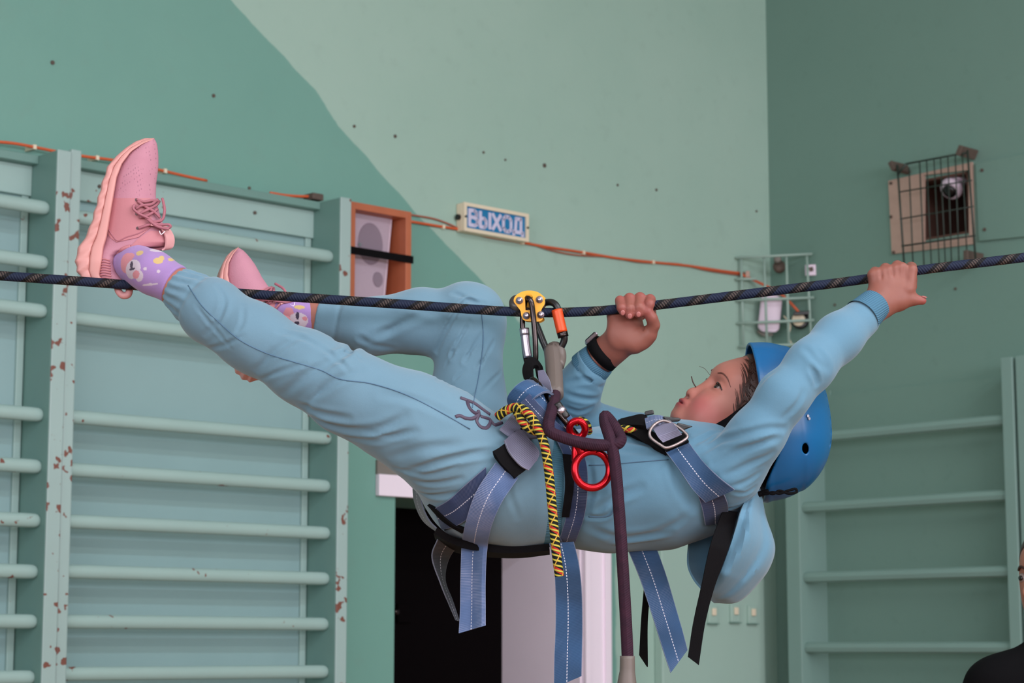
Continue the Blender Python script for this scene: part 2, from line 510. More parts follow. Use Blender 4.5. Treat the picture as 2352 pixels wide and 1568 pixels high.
# right wall: flat bars
fB = lambda x, y, n=.2: onB(x, y, n)[0]
r0, r1 = fB(1806, 1300), fB(1838, 1300)
r2, r3 = fB(2303, 1000), fB(2330, 1000)
q0, q1 = fB(2337, 1000), fB(2366, 1000)
zt_r = onB(2310, 820, .2)[1]
def b_bars(label, t0, t1, t2, t3, zs, right=True):
    root = empty('wall_bars', PB((t0 + t3) / 2, 0, 0), label, 'wall bars', 'wall bars along the right wall')
    p = wbox('post', PB, t0, t1, 0, zt_r, .0, .2, M['bars_b'], root, .004)
    if right: wbox('post', PB, t2, t3, 0, zt_r, .0, .2, M['bars_b'], root, .004)
    wbox('backboard', PB, t1, t2, 0, zt_r - .05, .0, .015, M['wall_b'], root)
    o1 = None
    for z in zs:
        if o1 is None:
            o1 = obj_bm('rung', rung_bm(t2 - t1 + .03, .024, .018, 8), M['bars_b'], root); o = o1
        else:
            o = bpy.data.objects.new('rung', o1.data); COL.objects.link(o)
        place_basis(o, PB(t1 - .015, z, .165), B_DIR, A_DIR, root)
    return root
rz = [onB(1850, y, .165)[1] for y in (1006, 1165, 1326, 1487)]
st = rz[-2] - rz[-1]
rz += [rz[-1] - st * k for k in range(1, 7) if rz[-1] - st * k > .1]
b_bars('pale green wall bars with flat wide spaced rungs behind the blue helmet', r0, r1, r2, r3, rz)
b_bars('wall bars at right picture edge behind person in black', q0, q1, q1 + 1.1, q1 + 1.15, rz)

# ================================================================== loudspeaker in its open wooden box
sp = empty('speaker_box', PA(onA(870, 570)[0], onA(870, 690)[1], 0), 'orange brown open wooden box on wall holding white speaker', 'box')
DS = .16
sa, sb = fA(803, 560, DS), fA(945, 560, DS)
za, zb = onA(808, 462, DS)[1], onA(803, 700, DS)[1]
tk = .028
wbox('side_panel', PA, sa, sa - tk, zb, za, 0, DS, M['orange_wood'], sp, .002)
wbox('side_panel', PA, sb + tk, sb, zb, za, 0, DS, M['orange_wood'], sp, .002)
wbox('top_panel', PA, sa - tk, sb + tk, za - tk, za, 0, DS, M['orange_wood'], sp, .002)
wbox('bottom_panel', PA, sa - tk, sb + tk, zb, zb + tk, 0, DS, M['orange_wood'], sp, .002)
wbox('back_panel', PA, sa - tk, sb + tk, zb + tk, za - tk, 0, .012, M['orange_wood'], sp)
lsp = empty('loudspeaker', PA((sa + sb) / 2, zb + tk, .07), 'white loudspeaker tapering downwards inside the orange wooden box', 'speaker')
# tapered cabinet: wide top, narrow foot
def prism_sz(name, poly, n0, n1, mat, parent, bevel=0.006, PF=PA):
    bm = bmesh.new()
    lo = [bm.verts.new(tuple(PF(s, z, n0))) for s, z in poly]; hi = [bm.verts.new(tuple(PF(s, z, n1))) for s, z in poly]
    bm.faces.new(lo[::-1]); bm.faces.new(hi); k = len(poly)
    for i in range(k): bm.faces.new((lo[i], lo[(i + 1) % k], hi[(i + 1) % k], hi[i]))
    return obj_bm(name, bm, mat, parent, False, bevel)
nf = .10
pq = lambda x, y: onA(x, y, nf)
S_L = sa - tk - .004
cabt, cabb = pq(870, 487)[1], zb + tk + .002
sr_t, sr_b = pq(903, 500)[0], pq(884, 680)[0]
prism_sz('cabinet', [(S_L, cabt), (sr_t, cabt), (sr_b, cabb), (S_L, cabb)], .02, nf, M['speaker_white'], lsp)
gi = .014
prism_sz('front_grille', [(S_L - gi, cabt - gi), (sr_t + gi, cabt - gi), (sr_b + gi * .8, cabb + gi), (S_L - gi, cabb + gi)], nf, nf + .004, M['grille'], lsp, .003)
def disc_on(PF, s, z, n, rs, rz_, mat, name, parent, h=.004):
    bm = bmesh.new(); k = 28
    c = [bm.verts.new(tuple(PF(s + rs * math.cos(2 * math.pi * i / k), z + rz_ * math.sin(2 * math.pi * i / k), n))) for i in range(k)]
    d = [bm.verts.new(tuple(PF(s + .95 * rs * math.cos(2 * math.pi * i / k), z + .95 * rz_ * math.sin(2 * math.pi * i / k), n + h))) for i in range(k)]
    bm.faces.new(d)
    for i in range(k): bm.faces.new((c[i], c[(i + 1) % k], d[(i + 1) % k], d[i]))
    return obj_bm(name, bm, mat, parent)
s, z = pq(849, 560); disc_on(PA, s, z, nf + .004, .062, .082, M['grille_dark'], 'woofer', lsp, .003)
s, z = pq(866, 642); disc_on(PA, s, z, nf + .004, .025, .030, M['grille_dark'], 'tweeter', lsp, .003)
s, z = pq(823, 562); disc_on(PA, s, z, nf + .007, .008, .008, M['silver'], 'logo_stud', lsp, .003)
st1 = wbox('strap', PA, sa + .004, sb - .006, onA(875, 594, DS)[1], onA(875, 577, DS)[1], DS, DS + .006, M['black'])
tag(st1, 'black strap stretched across the front of the orange speaker box', 'strap')

# ================================================================== exit sign
s0, z1_ = onA(1066, 463, .05); s1, z0_ = onA(1215, 546, .05)
zc = (onA(1066, 502, .05)[1] + onA(1215, 511, .05)[1]) / 2
hh = .0
zt0 = onA(1070, 464, .05)[1]; zb0 = onA(1070, 530, .05)[1]
sg = empty('exit_sign', PA((s0 + s1) / 2, zb0, 0), 'cream framed blue sign reading ВЫХОД on pale green wall', 'sign')
wbox('housing', PA, s0, s1, zb0, zt0, 0, .04, M['cream'], sg, .006)
bm = bmesh.new(); ft = .016
for a in ((s0, s0 - ft, zb0, zt0), (s1 + ft, s1, zb0, zt0), (s0 - ft, s1 + ft, zt0 - ft * .9, zt0), (s0 - ft, s1 + ft, zb0, zb0 + ft * .9)):
    boxw(bm, PA, *a, .04, .05)
obj_bm('frame', bm, M['cream'], sg)
wbox('face', PA, s0 - ft, s1 + ft, zb0 + ft * .9, zt0 - ft * .9, .04, .043, M['sign_blue'], sg)
LET = {'В': [[(0, 0), (0, 1)], [(0, 1), (.55, 1), (.8, .88), (.8, .66), (.55, .54), (0, .54)], [(.55, .54), (.9, .4), (.9, .14), (.6, 0), (0, 0)]],
       'Ы': [[(0, 0), (0, 1)], [(0, .58), (.45, .58), (.66, .44), (.66, .14), (.45, 0), (0, 0)], [(1.1, 0), (1.1, 1)]],
       'Х': [[(0, 0), (.9, 1)], [(0, 1), (.9, 0)]],
       'О': [[(.25, 0), (0, .2), (0, .8), (.25, 1), (.65, 1), (.9, .8), (.9, .2), (.65, 0), (.25, 0)]],
       'Д': [[(.14, .08), (.24, 1), (.8, 1), (.8, .08)], [(-.06, -.12), (-.06, .07), (1.0, .07), (1.0, -.12)]]}
adv = {'В': 1.25, 'Ы': 1.45, 'Х': 1.25, 'О': 1.28, 'Д': 1.1}
span = sum(adv[c] for c in 'ВЫХОД') - .2
x = .0
fw = (s0 - s1) - 2 * ft; fh = (zt0 - zb0) - 1.8 * ft
ux = fw * .88 / span; uz = fh * .68; zb_l = zb0 + ft * .9 + fh * .17
for ch in 'ВЫХОД':
    bm = bmesh.new(); hw = .0074
    for li_, pl in enumerate(LET[ch]):
        for (xa, ya), (xb, yb) in zip(pl, pl[1:]):
            p = Vector((xa * ux, ya * uz)); q = Vector((xb * ux, yb * uz)); d = (q - p).normalized(); nrm = Vector((-d.y, d.x)) * hw
            p -= d * hw * .6; q += d * hw * .6
            cs = [p + nrm, q + nrm, q - nrm, p - nrm]
            f = lambda v, n: PA(s0 - ft - fw * .06 - x * ux - v.x, zb_l + v.y, n)
            hexa(bm, [f(v, .0432) for v in cs] + [f(v, .0445 + .0001 * li_) for v in cs])
    obj_bm('letter', bm, M['sign_letter'], sg)
    x += adv[ch]
for sx in (s0 - ft * .5, s1 + ft * .5):
    bm = bmesh.new(); cyl(bm, PA(sx, (zt0 + zb0) / 2, .052), B_DIR, .005, .004, 8); obj_bm('screw', bm, M['dark_steel'], sg)
bm = bmesh.new(); cyl(bm, PA(s0 + .006, (zt0 + zb0) / 2, .02), A_DIR, .012, .012, 10); obj_bm('cable_gland', bm, M['black_plastic'], sg)

# ================================================================== cables on the left wall
def wall_cable(name, pts, r, mat, label, n=.008):
    C = np.array([PA(*onA(x, y, n), n) for x, y in pts])
    o = tube(name, C, r, mat, None, n=len(pts) * 5, ns=8)
    return tag(o, label, 'cable', 'cables along the left wall')
c1 = wall_cable('cable', [(-30, 324), (30, 329), (90, 340), (150, 352), (200, 360), (255, 367), (310, 378), (365, 390), (420, 403), (475, 415)], .0055, M['cable'],
                'orange cable running along the top of the left wall bars', .05)
c2 = wall_cable('cable', [(620, 443), (660, 449), (700, 451), (728, 450)], .0055, M['cable'], 'short orange cable end by the post top left of speaker box', .03)
c3 = wall_cable('cable', [(940, 508), (1000, 518), (1060, 528), (1120, 543), (1180, 553), (1250, 566), (1330, 578), (1420, 593), (1500, 602), (1580, 610), (1660, 622), (1708, 628)], .0055, M['cable'],
                'orange cable sagging below the blue exit sign to the corner cage')
c4 = wall_cable('cable', [(944, 493), (1000, 503), (1040, 518), (1070, 533), (1130, 540), (1200, 553), (1260, 573), (1320, 585), (1400, 590), (1470, 602), (1560, 606), (1620, 620), (1700, 632)], .0035, M['cable_old'],
                'thin faded red cable twisting around the orange cable below the sign')
for px_, py_ in ((78, 338), (222, 363), (378, 393)):
    bm = bmesh.new(); s, z = onA(px_, py_, .05); boxw(bm, PA, s + .006, s - .006, z - .008, z + .008, .0, .058); obj_bm('cable_clip', bm, M['cream'], c1)
for px_, py_ in ((1018, 521), (1200, 557), (1340, 580), (1500, 602)):
    bm = bmesh.new(); s, z = onA(px_, py_, .01); boxw(bm, PA, s + .006, s - .006, z - .008, z + .008, .0, .016); obj_bm('cable_clip', bm, M['cream'], c3)
bk = wbox('bracket', PA, fA(715, 445, .05), fA(740, 445, .05), onA(730, 460, .05)[1], onA(730, 445, .05)[1], 0, .06, M['rust'], None, .003)
tag(bk, 'rusty steel bracket at the top right of the wall bars', 'bracket')

# ================================================================== corner cage with router
def PC(px, py, f=0.0):                        # diagonal plane across the corner
    a = PA(onA(1697, 690, .02)[0], 0, .02); b = PB(onB(1868, 690, .02)[0], 0, .02)
    d = ray(px, py); nn = np.cross(b - a, UP); nn /= np.linalg.norm(nn)
    if nn @ (CAM - a) < 0: nn = -nn
    a = a + nn * f
    t = ((a - CAM) @ nn) / (d @ nn)
    return CAM + d * t
cg = empty('wire_cage', PC(1780, 797), 'pale green wire cage across the room corner guarding router', 'cage')
for a, b in (((1691, 592), (1866, 583)), ((1692, 690), (1870, 683)), ((1694, 742), (1870, 735)), ((1698, 796), (1880, 789)), ((1690, 641), (1738, 640))):
    o = tube('wire', [PC(*a), PC(*b)], .0062, M['wire_pale'], cg, n=2, ns=8)
for a, b in (((1702, 588), (1708, 800)), ((1755, 588), (1762, 797)), ((1806, 586), (1812, 796)), ((1853, 585), (1864, 795))):
    tube('wire', [PC(*a, -.008), PC(*b, -.008)], .0062, M['wire_pale'], cg, n=2, ns=8)
rt = empty('router', PC(1768, 764, -.10), 'white rounded wireless router inside the corner cage', 'router')
def slab_in(PFf, poly, f0, f1, name, mat, parent, bevel):
    bm = bmesh.new()
    lo = [bm.verts.new(tuple(PFf(x, y, f0))) for x, y in poly]; hi = [bm.verts.new(tuple(PFf(x, y, f1))) for x, y in poly]
    bm.faces.new(lo[::-1]); bm.faces.new(hi); k = len(poly)
    for i in range(k): bm.faces.new((lo[i], lo[(i + 1) % k], hi[(i + 1) % k], hi[i]))
    return obj_bm(name, bm, mat, parent, False, bevel, 3)
slab_in(PC, [(1748, 682), (1758, 677), (1787, 678), (1797, 688), (1790, 757), (1780, 764), (1750, 762), (1740, 752)], -.10, -.06, 'case', M['speaker_white'], rt, .009)
slab_in(PC, [(1742, 756), (1752, 764), (1776, 766), (1776, 771), (1752, 772), (1738, 762)], -.105, -.095, 'base_lip', M['grey_strip'], rt, .003)
cm = empty('security_camera', PC(1840, 735, -.06), 'small black and white camera inside the corner cage', 'camera')
cc = PC(1838, 735, -.05); nn = (CAM - cc); nn[2] = 0; nn /= np.linalg.norm(nn)
lathe('hood', [(.035, -.05), (.042, .0), (.040, .012), (.034, .014), (.0, .014)], cc, nn, M['black_plastic'], cm, 20)
lathe('lens_ring', [(.030, .012), (.031, .020), (.026, .026), (.0, .027)], PC(1834, 735, -.05), nn, M['cream'], cm, 20)
slab_in(PC, [(1822, 716), (1860, 713), (1858, 722), (1824, 724)], -.06, .0, 'visor', M['black_plastic'], cm, .003)
sk = empty('wall_socket', PC(1788, 602, -.06), 'brown round surface socket at top of the corner cage', 'socket')
cs_ = PC(1790, 612, -.06)
lathe('body', [(.028, -.03), (.030, .0), (.026, .018), (.0, .02)], cs_, nn, M['rust'], sk, 16)
lathe('plug', [(.018, .0), (.018, .04), (.012, .05), (.0, .05)], PC(1786, 598, -.05), nn, M['grey_strip'], sk, 14)
cbl = tube('cable', [PC(1700, 629, -.02), PC(1725, 640, -.05), PC(1750, 652, -.06), PC(1775, 664, -.06), PC(1800, 680, -.06), PC(1820, 700, -.06), PC(1836, 718, -.06)], .0065, M['cable'], None, ns=8)
tag(cbl, 'orange cable crossing behind the corner cage to the small camera', 'cable')
cb2 = tube('cable', [PC(1800, 725, -.06), PC(1815, 745, -.05), PC(1812, 775, -.04), PC(1825, 800, -.03), PC(1840, 830, -.03)], .003, M['cream'], None, ns=6)
tag(cb2, 'thin white cable hanging from the white router', 'cable')
lp = slab_in(PC, [(1849, 608), (1874, 607), (1875, 632), (1850, 633)], -.02, -.012, 'label_plate', M['speaker_white'], None, .002)
tag(lp, 'small white plate with dark mark at right of corner cage', 'plate')
slab_in(PC, [(1857, 614), (1867, 612), (1869, 622), (1860, 624)], -.012, -.010, 'dark_mark', M['rust'], lp, 0)
orl = slab_in(PC, [(1712, 622), (1722, 622), (1722, 636), (1712, 637)], -.05, -.03, 'junction_box', M['ply'], None, .003)
tag(orl, 'small beige junction box where orange cables meet in cage', 'box')
jb = prism_sz('junction_box', [onB(x, y) for x, y in ((1886, 898), (1911, 896), (1911, 946), (1886, 948))], 0, .012, M['wall_b'], None, .003, PB)
tag(jb, 'flat green painted box on wall right of the blue helmet', 'box')

# ================================================================== niche cage on the right wall
nb = empty('camera_niche_frame', PB(nt0, onB(2040, 590)[1], 0), 'bare plywood frame around the dark camera niche', 'frame')
pb = lambda x, y: onB(x, y, .012)
P_out = [pb(2040, 415), pb(2232, 372), pb(2236, 560), pb(2048, 583)]
P_in = [pb(2122, 402), pb(2224, 390), pb(2226, 540), pb(2122, 556)]
bm = bmesh.new()
vo = [[bm.verts.new(tuple(PB(*q, n))) for q in P_out] for n in (.0, .012)]
vi = [[bm.verts.new(tuple(PB(*q, n))) for q in P_in] for n in (.0, .012)]
for i in range(4):
    j = (i + 1) % 4
    bm.faces.new((vo[1][i], vo[1][j], vi[1][j], vi[1][i])); bm.faces.new((vo[0][i], vo[0][j], vo[1][j], vo[1][i]))
    bm.faces.new((vi[0][i], vi[0][j], vi[1][j], vi[1][i])); bm.faces.new((vo[0][i], vo[0][j], vi[0][j], vi[0][i]))
obj_bm('board', bm, M['ply'], nb)
for x, y in ((2047, 421), (2047, 498), (2053, 580)):
    bm = bmesh.new(); cyl(bm, PB(*pb(x, y), .014), -A_DIR, .0075, .006, 8); obj_bm('screw', bm, M['rust'], nb)
dc = empty('security_camera', PB(*onB(2192, 395, -.15), -.15), 'white dome camera with black lens hanging in the niche', 'camera')
cq = PB(*onB(2194, 412, -.07), -.07); d2 = -A_DIR * .75 - B_DIR * 0 - UP * .66; d2 = d2 / np.linalg.norm(d2)
lathe('body', [(0.0, -0.0945), (0.0403, -0.0893), (0.0506, -0.0525), (0.0506, 0.0315), (0.046, 0.0473), (0.0, 0.0483)], cq + UP * .02, -UP, M['speaker_white'], dc, 24)
lathe('lens_ring', [(0.0, -0.021), (0.0483, -0.0105), (0.0529, 0.0105), (0.046, 0.0273), (0.0345, 0.0315), (0.0, 0.021)], cq - UP * .02 + d2 * .028, d2, M['speaker_white'], dc, 24)
lathe('lens', [(0.0333, 0.0), (0.0299, 0.0126), (0.0184, 0.021), (0.0, 0.0242)], cq - UP * .02 + d2 * .054, d2, M['black_plastic'], dc, 20)
nc = empty('wire_cage', PB(*onB(2150, 600, .1), .1), 'dark wire cage with fine bars over the camera niche', 'cage')
GN = .11
gp = lambda x, y, n=GN: PB(*onB(x, y, n), n)
for a, b, r in (((2061, 378), (2078, 625), .0065), ((2222, 345), (2241, 600), .0065), ((2088, 385), (2098, 630), .0045), ((2112, 372), (2123, 628), .0045), ((2128, 366), (2140, 625), .004), ((2145, 363), (2158, 622), .004),
                ((2160, 360), (2172, 618), .004), ((2177, 358), (2186, 615), .004), ((2194, 356), (2203, 612), .004), ((2210, 352), (2222, 608), .004)):
    tube('wire', [gp(*a), gp(*b)], r * .72, M['wire_dark'], nc, n=2, ns=6)
for a, b, r in (((2082, 376), (2224, 350), .006), ((2064, 441), (2232, 414), .0045), ((2067, 503), (2236, 474), .0045), ((2071, 565), (2240, 541), .0055)):
    tube('wire', [gp(*a, GN - .009), gp(*b, GN - .009)], r * .72, M['wire_dark'], nc, n=2, ns=6)
tube('wire', [gp(2082, 376), gp(2062, 400)], .0065, M['wire_dark'], nc, n=2, ns=6)
for (x, y, rot) in ((2066, 385, .5), (2221, 350, -.5), (2236, 590, 0)):
    bm = bmesh.new(); t, z = onB(x, y, .06); c, s_ = math.cos(rot), math.sin(rot)
    q = [(t + dx * c - dz * s_, z + dx * s_ + dz * c) for dx, dz in ((-.011, -.022), (.011, -.022), (.011, .022), (-.011, .022))]
    lo = [PB(a, b, 0) for a, b in q]; hi = [PB(a, b, GN + .01) for a, b in q]
    hexa(bm, lo + hi); obj_bm('wall_lug', bm, M['rust'], nc, False, .003)
pn = prism_sz('wall_panel', [onB(x, y) for x, y in ((2244, 376), (2400, 343), (2400, 540), (2252, 555))], 0, .014, M['wall_b'], None, .003, PB)
tag(pn, 'flat green painted board screwed to wall right of niche', 'panel')
for x, y in ((2256, 391), (2262, 527)):
    bm = bmesh.new(); cyl(bm, PB(*onB(x, y, .014), .015), -A_DIR, .008, .006, 8); obj_bm('screw', bm, M['rust'], pn)

# ================================================================== three light switches low by the corner
for (x, y), lab in zip(((1634, 1407), (1685, 1405), (1725, 1408)), ('leftmost of three cream buttoned switches near corner', 'middle one of three cream buttoned switches near corner', 'rightmost of three cream buttoned switches near corner')):
    s, z = onA(x, y, .05)
    r = empty('light_switch', PA(s, z, .05), lab, 'switch', 'light switches near the corner')
    wbox('plate', PA, s + .03, s - .03, z - .045, z + .035, .05, .062, M['pale_wall'], r, .003)
    wbox('button', PA, s + .012, s - .012, z - .012, z + .02, .062, .072, M['cream'], r, .003)
    wbox('lower_lip', PA, s + .034, s - .034, z - .05, z - .045, .05, .068, M['wall_b'], r)
# ================================================================== distance-field modeller for soft bodies
class SDF:
    def __init__(s): s.ops = []
    def add(s, fn, lo, hi, kind='u', k=.008):
        m = .03 + (k if kind != 'd' else 0)
        s.ops.append((fn, np.asarray(lo) - m, np.asarray(hi) + m, kind, k)); return s
    def cap(s, a, b, ra, rb=None, k=.008, kind='u', sy=1.0):
        a = np.asarray(a, float); b = np.asarray(b, float); rb = ra if rb is None else rb
        ab = b - a; L2 = max(ab @ ab, 1e-12)
        def fn(x, y, z):
            dx, dy, dz = x - a[0], y - a[1], z - a[2]
            t = np.clip((dx * ab[0] + dy * ab[1] + dz * ab[2]) / L2, 0, 1)
            d = np.sqrt((dx - t * ab[0]) ** 2 + ((dy - t * ab[1]) / sy) ** 2 + (dz - t * ab[2]) ** 2) - (ra + (rb - ra) * t)
            return d
        r = max(ra, rb); rr = np.array((r, r * sy, r))
        return s.add(fn, np.minimum(a, b) - rr, np.maximum(a, b) + rr, kind, k)
    def chain(s, pts, k=.01, kind='u'):       # pts: (px, py, dy, r_px[, sy])
        for p, q in zip(pts, pts[1:]):
            s.cap(W(*p[:3]), W(*q[:3]), p[3] * MPP, q[3] * MPP, k, kind, (p[4] if len(p) > 4 else 1.0))
        return s
    def ell(s, c, r, R=None, k=.008, kind='u'):
        c = np.asarray(c, float); r = np.asarray(r, float); R = np.eye(3) if R is None else np.asarray(R)
        def fn(x, y, z):
            dx, dy, dz = x - c[0], y - c[1], z - c[2]
            q = [R[i, 0] * dx + R[i, 1] * dy + R[i, 2] * dz for i in range(3)]
            k0 = np.sqrt(sum((q[i] / r[i]) ** 2 for i in range(3)))
            k1 = np.sqrt(sum((q[i] / r[i] ** 2) ** 2 for i in range(3))) + 1e-9
            return k0 * (k0 - 1) / k1
        e = np.sqrt(((R * r[:, None]) ** 2).sum(0))
        return s.add(fn, c - e, c + e, kind, k)
    def box(s, c, h, R=None, rad=.005, k=.006, kind='u'):
        c = np.asarray(c, float); h = np.asarray(h, float) - rad; R = np.eye(3) if R is None else np.asarray(R)
        def fn(x, y, z):
            dx, dy, dz = x - c[0], y - c[1], z - c[2]
            q = [np.abs(R[i, 0] * dx + R[i, 1] * dy + R[i, 2] * dz) - h[i] for i in range(3)]
            out = np.sqrt(sum(np.maximum(v, 0) ** 2 for v in q))
            return out + np.minimum(np.maximum(q[0], np.maximum(q[1], q[2])), 0) - rad
        e = (np.abs(R) * (h + rad)[:, None]).sum(0)
        return s.add(fn, c - e, c + e, kind, k)
    def plane_cut(s, c, n, lo, hi, k=.004):    # remove the side n points to, inside lo..hi
        c = np.asarray(c, float); n = np.asarray(n, float); n /= np.linalg.norm(n)
        s.ops.append((lambda x, y, z: -((x - c[0]) * n[0] + (y - c[1]) * n[1] + (z - c[2]) * n[2]), np.asarray(lo), np.asarray(hi), 's', k)); return s
    def crease(s, pts, w, depth, ridge=.45):   # 3-D polyline fold: a furrow with a raised lip on both sides
        pts = np.asarray(pts, float)
        if len(pts) < 2: return s
        P = catmull(pts, max(6, len(pts) * 3)); n = len(P)
        prof = np.sin(np.linspace(.12, math.pi - .12, n)) ** .6
        def fn(x, y, z):
            best = None
            for i in range(n - 1):
                a, b = P[i], P[i + 1]; ab = b - a; L2 = ab @ ab + 1e-12
                t = np.clip(((x - a[0]) * ab[0] + (y - a[1]) * ab[1] + (z - a[2]) * ab[2]) / L2, 0, 1)
                d = np.sqrt((x - a[0] - t * ab[0]) ** 2 + (y - a[1] - t * ab[1]) ** 2 + (z - a[2] - t * ab[2]) ** 2)
                am = prof[i] + (prof[i + 1] - prof[i]) * t
                if best is None: best, amp = d, am
                else:
                    c = d < best; best = np.where(c, d, best); amp = np.where(c, am, amp)
            return depth * amp * (np.exp(-(best / w) ** 2) - ridge * np.exp(-((best - 2.1 * w) / w) ** 2))
        return s.add(fn, P.min(0) - w * 2.5, P.max(0) + w * 2.5, 'd', 0)
    def disp(s, fn, lo, hi): s.ops.append((fn, np.asarray(lo), np.asarray(hi), 'd', 0)); return s
    @staticmethod
    def comb(D, d, kind, k):
        if kind == 'd': return D + d
        if kind == 'u':
            if k <= 0: return np.minimum(D, d)
            h = np.maximum(k - np.abs(D - d), 0) / k
            return np.minimum(D, d) - h * h * k * .25
        if kind == 's':
            d = -d
        h = np.maximum(k - np.abs(D - d), 0) / max(k, 1e-9)
        return np.maximum(D, d) + h * h * k * .25
    def pts(s, P):
        P = np.asarray(P, float); x, y, z = P[..., 0], P[..., 1], P[..., 2]
        D = np.full(x.shape, .25)
        for fn, lo, hi, kind, k in s.ops:
            if kind == 'u': D = s.comb(D, fn(x, y, z), 'u', k)
            else:
                m = ((P >= lo) & (P <= hi)).all(-1)
                if m.any(): D[m] = s.comb(D[m], fn(x[m], y[m], z[m]), kind, k)
        return D
    def bounds(s):
        u = [o for o in s.ops if o[3] == 'u']
        return np.min([o[1] for o in u], 0), np.max([o[2] for o in u], 0)
    def grid(s, h, lo=None, hi=None):
        l, g = s.bounds(); lo = l if lo is None else np.asarray(lo); hi = g if hi is None else np.asarray(hi)
        n = np.ceil((hi - lo) / h).astype(int) + 1
        ax = [(lo[i] + h * np.arange(n[i])).astype(np.float32) for i in range(3)]
        D = np.full(n, .05, np.float32)
        for fn, a, b, kind, k in s.ops:
            i0 = np.clip(np.floor((a - lo) / h).astype(int), 0, n); i1 = np.clip(np.ceil((b - lo) / h).astype(int) + 1, 0, n)
            if (i1 <= i0).any(): continue
            sl = tuple(slice(i0[i], i1[i]) for i in range(3))
            x = ax[0][sl[0]][:, None, None]; y = ax[1][sl[1]][None, :, None]; z = ax[2][sl[2]][None, None, :]
            D[sl] = s.comb(D[sl], fn(x, y, z).astype(np.float32), kind, k)
        return D, lo
    def mesh_arrays(s, h, lo=None, hi=None):
        D, lo = s.grid(h, lo, hi)
        S = D < 0
        n = np.array(D.shape) - 1
        c = np.zeros(n, np.int8)
        offs = [(i, j, k) for i in (0, 1) for j in (0, 1) for k in (0, 1)]
        for o in offs: c += S[o[0]:o[0] + n[0], o[1]:o[1] + n[1], o[2]:o[2] + n[2]]
        mask = (c > 0) & (c < 8)
        cells = np.argwhere(mask)
        idx = np.full(n, -1, np.int64); idx[mask] = np.arange(len(cells))
        acc = np.zeros((len(cells), 3)); cnt = np.zeros(len(cells))
        for o in offs:
            for axn in range(3):
                if o[axn]: continue
                o2 = list(o); o2[axn] = 1
                d0 = D[cells[:, 0] + o[0], cells[:, 1] + o[1], cells[:, 2] + o[2]]
                d1 = D[cells[:, 0] + o2[0], cells[:, 1] + o2[1], cells[:, 2] + o2[2]]
                cr = (d0 < 0) != (d1 < 0)
                t = np.where(cr, d0 / np.where(cr, d0 - d1, 1), 0)
                p = np.tile(np.array(o, float), (len(cells), 1)); p[:, axn] += t
                acc += p * cr[:, None]; cnt += cr
        V = lo + h * (cells + acc / cnt[:, None])
        F = []
        for axn in range(3):
            a, b = (axn + 1) % 3, (axn + 2) % 3
            sl0 = [slice(None)] * 3; sl1 = [slice(None)] * 3
            sl0[axn] = slice(0, -1); sl1[axn] = slice(1, None)
            cr = S[tuple(sl0)] != S[tuple(sl1)]
            e = np.argwhere(cr)
            ok = (e[:, a] > 0) & (e[:, b] > 0) & (e[:, a] < n[a]) & (e[:, b] < n[b])
            e = e[ok]
            def g(da, db):
                q = e.copy(); q[:, a] += da; q[:, b] += db
                return idx[q[:, 0], q[:, 1], q[:, 2]]
            quad = np.stack((g(-1, -1), g(0, -1), g(0, 0), g(-1, 0)), 1)
            inside = S[e[:, 0], e[:, 1], e[:, 2]]
            quad[~inside] = quad[~inside][:, ::-1]
            F.append(quad)
        F = np.vstack(F); F = F[(F >= 0).all(1)]
        return V, F

def np_mesh(name, V, F, col=None):
    me = bpy.data.meshes.new(name)
    me.vertices.add(len(V)); me.vertices.foreach_set('co', np.asarray(V, np.float32).ravel())
    me.loops.add(F.size); me.loops.foreach_set('vertex_index', F.astype(np.int32).ravel())
    me.polygons.add(len(F)); me.polygons.foreach_set('loop_start', np.arange(0, F.size, 4, dtype=np.int32))
    me.update(calc_edges=True)
    if col is not None:
        a = me.color_attributes.new('Col', 'FLOAT_COLOR', 'POINT')
        a.data.foreach_set('color', np.concatenate((col, np.ones((len(V), 1))), 1).astype(np.float32).ravel())
    return me

def relax(V, F, it=2, f=.5):
    e = np.vstack((F[:, [0, 1]], F[:, [1, 2]], F[:, [2, 3]], F[:, [3, 0]]))
    for _ in range(it):
        s = np.zeros_like(V); c = np.zeros(len(V))
        np.add.at(c, e[:, 0], 1); np.add.at(c, e[:, 1], 1)
        for i in range(3):
            s[:, i] = np.bincount(e[:, 0], V[e[:, 1], i], len(V)) + np.bincount(e[:, 1], V[e[:, 0], i], len(V))
        V = V * (1 - f) + f * s / c[:, None]
    return V

def sdf_obj(name, f, h, mat, parent=None, col=None, it=1, lo=None, hi=None):
    V, Fc = f.mesh_arrays(h, lo, hi)
    if it: V = relax(V, Fc, it)
    me = np_mesh(name, V, Fc, col(V) if col else None)
    return link(name, me, mat, parent, True)

def wob(P0, amp, L, seed):                    # smooth irregular displacement from a few sines
    r = np.random.default_rng(seed); ks = r.normal(size=(9, 3)); ks /= np.linalg.norm(ks, axis=1)[:, None]
    ks *= (2 * np.pi / L) * r.uniform(.6, 1.7, (9, 1)); ph = r.uniform(0, 6.28, 9)
    def fn(x, y, z):
        d = 0
        for q, p in zip(ks, ph): d = d + np.sin(q[0] * (x - P0[0]) + q[1] * (y - P0[1]) + q[2] * (z - P0[2]) + p)
        return amp / 3 * d
    return fn

